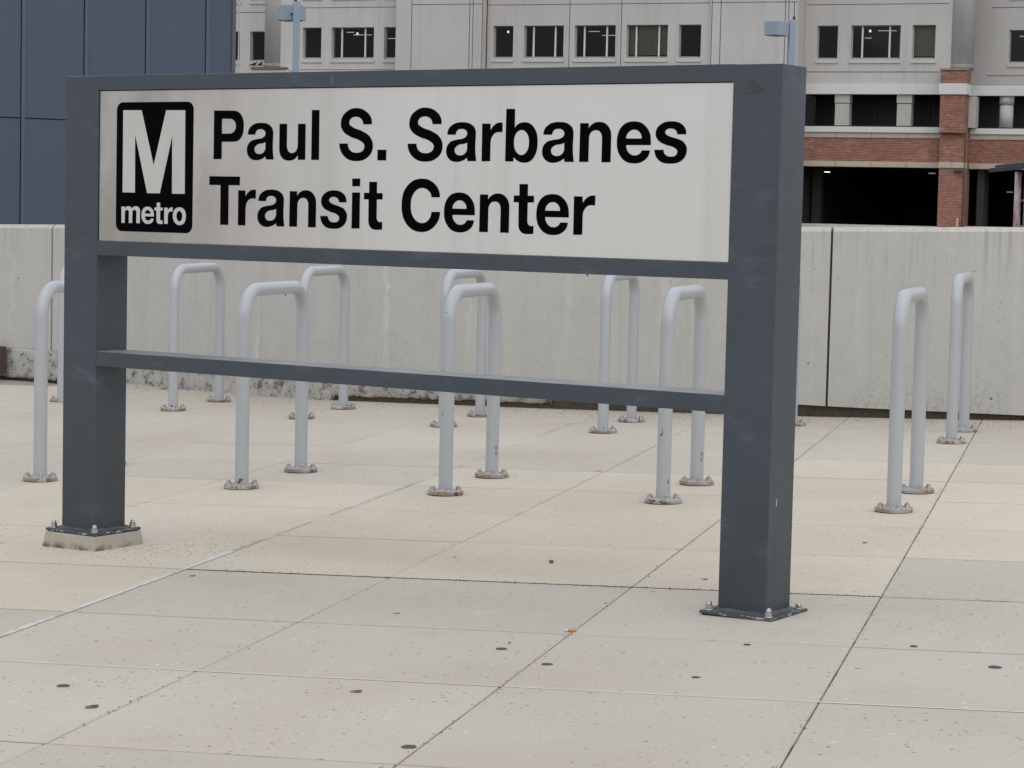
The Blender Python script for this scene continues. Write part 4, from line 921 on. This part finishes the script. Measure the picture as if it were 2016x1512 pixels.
PLACE = [['P',0.6929,0.1658,1,1],['a',0.8407,0.1658,1,1],['u',0.9812,0.1658,1,1],['l',1.1185,0.1658,1,1],['S',1.2356,0.1658,1,1],['.',1.3931,0.1658,1,1],['S',1.5141,0.1658,1,1],['a',1.6667,0.1658,1,1],['r',1.8042,0.1658,1,1],['b',1.8942,0.1658,1,1],['a',2.0315,0.1658,1,1],['n',2.1683,0.1658,1,1],['e',2.3018,0.1658,1,1],['s',2.4346,0.1658,1,1],['T',0.6758,-0.0588,1,1],['r',0.8052,-0.0588,1,1],['a',0.891,-0.0588,1,1],['n',1.0295,-0.0588,1,1],['s',1.161,-0.0588,1,1],['i',1.2918,-0.0588,1,1],['t',1.3414,-0.0588,1,1],['C',1.4947,-0.0588,1,1],['e',1.6633,-0.0588,1,1],['n',1.8012,-0.0588,1,1],['t',1.93,-0.0588,1,1],['e',2.0157,-0.0588,1,1],['r',2.1528,-0.0588,1,1],['m',0.2709,-0.062,0.997,1.002],['e',0.3663,-0.0617,0.485,0.474],['t',0.4266,-0.0612,0.506,0.476],['r',0.4722,-0.0612,0.502,0.476],['o',0.5124,-0.064,0.999,1],['M',0.275,0.0446,1,1]]
def flat_shape(name, contours, mat, parent, x, z, sx=1, sz=1, d=.0055, th=.0006):
    cu = bpy.data.curves.new(name, 'CURVE'); cu.dimensions = '2D'; cu.fill_mode = 'BOTH'; cu.extrude = th / 2
    for c in contours:
        sp = cu.splines.new('POLY'); sp.points.add(len(c) - 1); sp.use_cyclic_u = True
        for p, (a, b) in zip(sp.points, c): p.co = (a / 1000 * sx, b / 1000 * sz, 0, 1)
    tmp = bpy.data.objects.new('tmp', cu); C.objects.link(tmp)
    dg = bpy.context.evaluated_depsgraph_get(); dg.update()
    me = bpy.data.meshes.new_from_object(tmp.evaluated_get(dg))
    bpy.data.objects.remove(tmp); bpy.data.curves.remove(cu)
    me.transform(Matrix.Rotation(R(90), 4, 'X'))
    me.materials.clear(); me.materials.append(mat)
    o = put(name, me, parent, (x, d, z))
    return o
def rrect(x0, x1, z0, z1, r, n=7):
    pts = []
    for cx, cz, a0 in ((x1 - r, z0 + r, -90), (x1 - r, z1 - r, 0), (x0 + r, z1 - r, 90), (x0 + r, z0 + r, 180)):
        for k in range(n + 1):
            a = R(a0 + 90 * k / n); pts.append(((cx + r * math.cos(a)) * 1000, (cz + r * math.sin(a)) * 1000))
    return pts
flat_shape('logo_background', [rrect(.2440, .6007, -.0915 + SZ, .3630 + SZ, .028)], BLACK, panel, 0, 0, d=.0055)
for k, (ch, x, z, sx, sz) in enumerate(PLACE):
    logo = k >= 27
    flat_shape('logo_letter' if logo else 'letter', GLYPHS[ch], LOGOM if logo else BLACK, panel, x, z + SZ, sx, sz, d=.0046 if logo else .0055)

flat_shape('tape_residue', [[(0, 0), (16, 20), (26, 37), (33, 41), (42, 30), (56, 21), (69, 14), (71, 4), (40, 1)]], RESIDUE, posts[1], 2.733, .3705 + SZ, d=-.0004)
flat_shape('paint_chip', [[(0, 0), (4, 2), (6, 22), (3, 20)]], plain('bare_white_chip', (.62, .62, .6), .6), posts[1], 0, 0)
o = bpy.data.objects['paint_chip']; o.rotation_euler = (0, 0, R(90)); o.location = (W_ + .0003, .045, -.85 + SZ)
# base plates with anchor nuts
def acorn(m, x, y, z, tall=1.0):
    m.cyl(x, y, z, z + .0025, .0150, n=20)
    m.cyl(x, y, z + .0025, z + .015 * tall, .0115, n=6, a0=.4)
    m.cyl(x, y, z + .015 * tall, z + .023 * tall, .0092, .0085, n=16)
    m.cyl(x, y, z + .023 * tall, z + .028 * tall, .0085, .004, n=16)
for i, (a, zb) in enumerate(((0, ZLf), (W_ - PW, ZR))):
    c, h = PW / 2, .121
    m = M(); m.box(a + c - h, a + c + h, c - h, c + h, zb - .0095, zb); bp = S(m, 'base_plate', CHIP, bevel=.0015)
    m = M(); m.box(a + c - h + .006, a + c + h - .006, c - h + .006, c + h - .006, zb - (.0125 if i == 0 else .03), zb - .0093); m.build('contact_shade_block', GAP, bp)  # dark inset block added as the contact shadow line under the plate
    m = M()                                          # lumpy weld bead round the post foot
    rr = random.Random(5 + i); n = 60; ring = []
    for k in range(n):
        t = k / n * 4; sd, f = int(t), t - int(t)
        cor = [(-1, -1), (1, -1), (1, 1), (-1, 1)]; p, q = cor[sd], cor[(sd + 1) % 4]
        x, y = p[0] + (q[0] - p[0]) * f, p[1] + (q[1] - p[1]) * f
        ring.append((a + c + x * PW / 2, c + y * PW / 2, x, y, rr.uniform(.007, .016), rr.uniform(.004, .011)))
    b0 = len(m.v)
    for x, y, nx, ny, w, hh in ring:
        m.v += [(x + nx * w, y + ny * w, zb - .001), (x + nx * w * .45, y + ny * w * .45, zb + hh * .75), (x - nx * .001, y - ny * .001, zb + hh)]
    for k in range(n):
        u_, v_ = b0 + 3 * k, b0 + 3 * ((k + 1) % n)
        for j in (0, 1): m.f.append((u_ + j, v_ + j, v_ + j + 1, u_ + j + 1)); m.s.append(True)
    m.build('weld_bead', CHIP, bp)
    for dx, dy in ((-1, -1), (1, -1), (1, 1), (-1, 1)):
        m = M(); acorn(m, 0, 0, 0, 1.0 if (dx, dy) != (1, 1) or i == 0 else .55)
        m.build('anchor_nut', BRIGHT, bp, (a + c + dx * .1, c + dy * .1, zb), rz=rr.uniform(0, 1))
m = M(); c = PW / 2
b0 = [(c + x * .131, c + y * .131) for x, y in ((-1, -1), (1, -1), (1, 1), (-1, 1))]
t0 = [(c + x * .1225, c + y * .1225) for x, y in ((-1, -1), (1, -1), (1, 1), (-1, 1))]
zb = ZLf - .0125
m.quad(*[(x, y, zb) for x, y in t0])
for k in range(4):
    j = (k + 1) % 4
    m.quad((*b0[k], -.02), (*b0[j], -.02), (*t0[j], zb), (*t0[k], zb))
S(m, 'grout_pedestal', PEDESTAL, bevel=.004)

# ---------------------------------------------------------------- bike racks
HR, RP, SPAN, RB = .914, .0305, .7307, .135
RUST_SHADE = plain('rusty_contact_shade', (.045, .028, .018), .95, var=.6, scale=50)
def make_rack():
    t = put('bike_rack', None)
    zc = HR - RP; pts = [(0, 0, .010)] + [(0, 0, zc - RB - .55 * k) for k in (1, 0)]
    for k in range(1, 13):
        a = R(180 - 90 * k / 12); pts.append((RB + RB * math.cos(a), 0, zc - RB + RB * math.sin(a)))
    for k in range(0, 12):
        a = R(90 - 90 * k / 12); pts.append((SPAN - RB + RB * math.cos(a), 0, zc - RB + RB * math.sin(a)))
    pts += [(SPAN, 0, zc - RB), (SPAN, 0, zc - RB - .55), (SPAN, 0, .010)]
    m = M(); m.tube(pts, RP, 28); m.build('hoop', RACK, t)
    for x in (0, SPAN):
        m = M(); m.cyl(0, 0, .0028, .0195, .079, n=40); f = m.build('base_flange', RACKF, t, (x, 0, 0), bevel=.0016)
        m = M(); m.cyl(0, 0, -.004, .003, .0745, n=32); m.build('contact_shade_ring', RUST_SHADE, f)  # dark rust-brown ring stands in for the shadow under the flange rim
        for v in (.006,):
            m = M(); m.cyl(0, 0, .0195, .0245, RP + .006, RP, n=28, cap=False); m.build('weld_collar', RACKF, f)
        for k in range(4):
            a = R(28 + 90 * k)
            m = M(); m.cyl(0, 0, 0, .0025, .0160, n=18); m.cyl(0, 0, .0025, .0140, .0120, n=6, a0=rnd.uniform(0, 1)); m.cyl(0, 0, .0140, .0205 + rnd.uniform(-.003, .002), .0058, .005, n=10)
            m.build('anchor_bolt', STAINLESS, f, (.058 * math.cos(a), .058 * math.sin(a), .0195))
    return t
RACKS = [(-2.151, 10.501, .270), (-1.196, 10.231, .275), (-.280, 10.021, .270), (.653, 9.743, .274), (1.584, 9.441, .296),
         (-2.933, 14.996, .270), (-2.116, 14.378, .272), (-1.264, 13.860, .275), (-.393, 13.366, .280), (.522, 13.034, .272), (1.457, 12.812, .270), (2.389, 12.451, .280)]
RLAB = ['grey bike rack, leftmost of the near row, half hidden by the left sign post', 'near-row grey bike rack just right of the left sign post, rusty at its left foot', 'near-row grey bike rack seen under the middle of the sign', 'near-row grey bike rack just left of the right sign post, its left leg scratched', 'near-row grey bike rack standing clear to the right of the whole sign', 'far-row grey bike rack nearly hidden behind the left sign post', 'far-row grey bike rack, first fully visible one right of the left sign post', 'far-row grey bike rack whose left foot hides behind the second near rack', 'far-row grey bike rack directly behind the rack under the middle of the sign', 'far-row grey bike rack second from the right sign post, its arch cut by the beam', 'far-row grey bike rack hidden behind the right sign post except for one foot', 'far-row grey bike rack, rightmost, beside the wall right of the sign']
proto = make_rack()
for i, (x, y, yaw) in enumerate(RACKS):
    t = proto if i == 0 else copy_tree(proto)
    fx, fy = x + SPAN * math.sin(yaw), y + SPAN * math.cos(yaw)
    t.location = (x, y, G(x, y))
    t.rotation_euler = (0, -math.atan2(G(fx, fy) - G(x, y), SPAN), math.pi / 2 - yaw)
    tag(t, RLAB[i], 'bike rack', 'near row of bike racks' if i < 5 else 'far row of bike racks by the wall')
    t['i'] = i
racks = {o['i']: o for o in bpy.data.objects if 'i' in o.keys()}
for o in racks.values(): del o['i']
def leg_mark(rack, legx, z, ang, strokes, mat, name):
    """a few short painted strokes wrapped on the pipe"""
    m = M(); r = RP + .0004
    for a0, a1, z0, z1 in strokes:
        n = 3
        for k in range(n):
            p, q = R(ang + a0 + (a1 - a0) * k / n), R(ang + a0 + (a1 - a0) * (k + 1) / n)
            m.quad((legx + r * math.cos(p), r * math.sin(p), z + z0), (legx + r * math.cos(q), r * math.sin(q), z + z0), (legx + r * math.cos(q), r * math.sin(q), z + z1), (legx + r * math.cos(p), r * math.sin(p), z + z1))
    m.build(name, mat, rack)
STENC = plain('faded_stencil_ink', (.10, .12, .12), .7)
for i in (2, 3):
    leg_mark(racks[i], SPAN, .11, 215, [(0, 26, 0, .004), (4, 26, .012, .015), (4, 20, .024, .027), (0, 26, .034, .038), (24, 30, .0, .012), (24, 30, .024, .038)], STENC, 'stencil_mark')
leg_mark(racks[3], 0, .29, 160, [(-4, 14, 0, .007), (10, 15, .0, .028), (-5, 0, -.006, .003)], RUST, 'rust_scratch')
leg_mark(racks[3], 0, .085, 225, [(0, 12, 0, .014), (4, 8, .014, .022)], RUST, 'rust_scratch')
leg_mark(racks[1], 0, .024, 190, [(-30, 35, 0, .012), (-12, 22, .012, .022)], RUST, 'rust_stain')
leg_mark(racks[6], 0, .023, 200, [(-25, 20, 0, .014)], RUST, 'rust_stain')

# ---------------------------------------------------------------- small things on the paving
def at(x, y): return (x, y, G(x, y) + .0008)
def gum(x, y, r, lab):
    m = M(); n = 18; rr = random.Random(int(x * 1000)); i = 0
    rad = [r * rr.uniform(.86, 1.08) for _ in range(n)]
    o = len(m.v); m.v += [(rad[k] * math.cos(k * 2 * math.pi / n), rad[k] * math.sin(k * 2 * math.pi / n), 0) for k in range(n)]
    m.v += [(.85 * rad[k] * math.cos(k * 2 * math.pi / n), .85 * rad[k] * math.sin(k * 2 * math.pi / n), .0018) for k in range(n)]
    for k in range(n): m.f.append((k, (k + 1) % n, n + (k + 1) % n, n + k)); m.s.append(True)
    m.f.append(tuple(n + k for k in range(n))); m.s.append(False)
    tag(m.build('gum_spot', GUM, None, at(x, y)), lab, 'gum spot', 'flattened dark gum spots on the paving')
gum(-1.111, 5.73, .0175, 'dark flattened gum spot on the paving near the lower left corner')
gum(-.012, 6.27, .0165, 'dark flattened gum spot left of the orange cigarette end')
gum(.110, 6.04, .0165, 'dark round gum spot just below the cigarette end, in the middle of the foreground')
gum(.490, 5.86, .0120, 'dark flattened gum spot between the two long joints below the right sign post')
gum(1.290, 6.01, .0175, 'dark flattened gum spot at the far right of the foreground')
gum(.670, 6.34, .0120, 'small dark gum spot just below the foot of the right sign post')
gum(-.210, 5.04, .0180, 'dark gum spot beside the long joint at the bottom edge of the picture')
gum(1.130, 6.32, .0110, 'small dark gum spot right of the right sign post, beyond the long joint')
gum(1.320, 8.48, .0100, 'small dark gum spot on cream paving below the rightmost near rack')
def leaf(x, y, L, w, rz, mat, lab, curl=.006):
    m = M(); n = 8; rows_ = []
    for k in range(n + 1):
        t = k / n; ww = w * math.sin(math.pi * min(1, t * .96 + .02)) ** .8; z = .0012 + curl * .35 * t * t
        rows_.append(len(m.v)); m.v += [((t - .5) * L, -ww / 2, z + curl * .25 * math.sin(5 * t)), ((t - .5) * L, .1 * w * math.sin(3 * t), z + .0006), ((t - .5) * L, ww / 2, z + curl * .3)]
    for a, b in zip(rows_, rows_[1:]):
        for j in (0, 1): m.f.append((a + j, b + j, b + j + 1, a + j + 1)); m.s.append(True)
    tag(m.build('leaf', mat, None, at(x, y), rz), lab, 'leaf', 'small dry leaves on the paving')
leaf(-.99, 5.46, .034, .017, .5, LEAFD, 'dark curled dry leaf near the lower left, above the corner joint', .008)
leaf(-.37, 5.66, .030, .014, .1, LEAFD, 'thin dark dry leaf lying just below the pale sealant line, left of centre')
leaf(-1.05, 7.61, .022, .013, .3, LEAFR, 'russet leaf scrap below the dark joint in front of the left sign post', .004)
leaf(.01, 6.36, .012, .009, .8, LEAFR, 'tiny russet leaf scrap left of the cigarette end', .003)
leaf(.65, 7.56, .024, .012, -.4, LEAFR, 'brown leaf lying just left of the right sign post')
leaf(.42, 10.99, .040, .010, .1, LEAFR, 'pale brown leaf on the grey paving between the two middle near racks', .004)
leaf(-.33, 6.86, .020, .009, .2, LEAFD, 'small dark leaf scrap left of centre, below the dark joint', .003)
leaf(-.19, 8.07, .016, .008, .0, LEAFD, 'small dark leaf scrap on cream paving under the middle of the sign', .003)
m = M(); bmx = bmesh.new(); bmesh.ops.create_icosphere(bmx, subdivisions=2, radius=.0085)
for v in bmx.verts: v.co *= rnd.uniform(.85, 1.15); v.co.z *= .8
me = bpy.data.meshes.new('pebble'); bmx.to_mesh(me); bmx.free(); me.materials.append(STONE)
tag(put('pebble', me, None, (.15, 7.94, G(.15, 7.94) + .006)), 'dark grey pebble on the cream paving under the right half of the sign', 'pebble')
cig = thing('cigarette_end', 'orange and white cigarette end lying across the long joint in the foreground', 'cigarette end', (.185, 6.55, G(.185, 6.55) + .0045), R(-5))
m = M(); m.cyl(0, 0, 0, .024, .0040, n=14); o = m.build('filter', ORANGE, cig, (-.008, 0, 0)); o.rotation_euler = (0, R(90), 0)
m = M(); m.cyl(0, 0, 0, .010, .0042, .0034, n=14); o = m.build('paper', PAPERW, cig, (-.0185, 0, 0)); o.rotation_euler = (0, R(90), 0)
# loose grit, thickest along the wall foot and the joints
m = M(); rr = random.Random(11)
def chip(x, y, s):
    a = rr.uniform(0, 6.28); z = G(x, y) + .0006; e = rr.uniform(.35, 1)
    p = [(x + s * math.cos(a + k * 2.1) * (1 if k else e), y + s * math.sin(a + k * 2.1) * e, z) for k in range(3)]
    i = len(m.v); m.v += p + [(x, y, z + s * .55)]
    m.f += [(i, i + 1, i + 3), (i + 1, i + 2, i + 3), (i + 2, i, i + 3)]; m.s += [False] * 3
for k in range(2600):
    x = rr.uniform(-5.5, 5); y = rr.uniform(4.6, 15)
    if y < wall_y(x) - .02: chip(x, y, rr.choice((.0012, .0016, .002, .0028)))
for k in range(2600):
    x = rr.uniform(-5.5, 5); y = wall_y(x) - abs(rr.gauss(0, .32)) - .005
    chip(x, y, rr.choice((.002, .003, .004, .006)))
for k in range(900):                                  # little drift beside the left pedestal
    x, y = -1.25 + rr.gauss(0, .16), 8.25 + rr.gauss(0, .20); chip(x, y, rr.choice((.0015, .002, .003)))
for k in range(1500):
    i = rr.choice([4, 6, 7, 8, 9]) if rr.random() < .6 else None
    if i is None: u, v = rr.uniform(-2.9, -.6), VL[6] + rr.gauss(-.004, .010)
    else: u, v = UL[i] + rr.gauss(0, .009), rr.uniform(4.5, 12.5)
    x, y = UV(u, v)
    if y < wall_y(x) - .02: chip(x, y, rr.choice((.0015, .002, .003, .004)))
tag(m.build('loose_grit', GRIT), 'loose dark grit and leaf crumbs scattered over the paving, thickest at the wall', 'grit', kind='stuff')
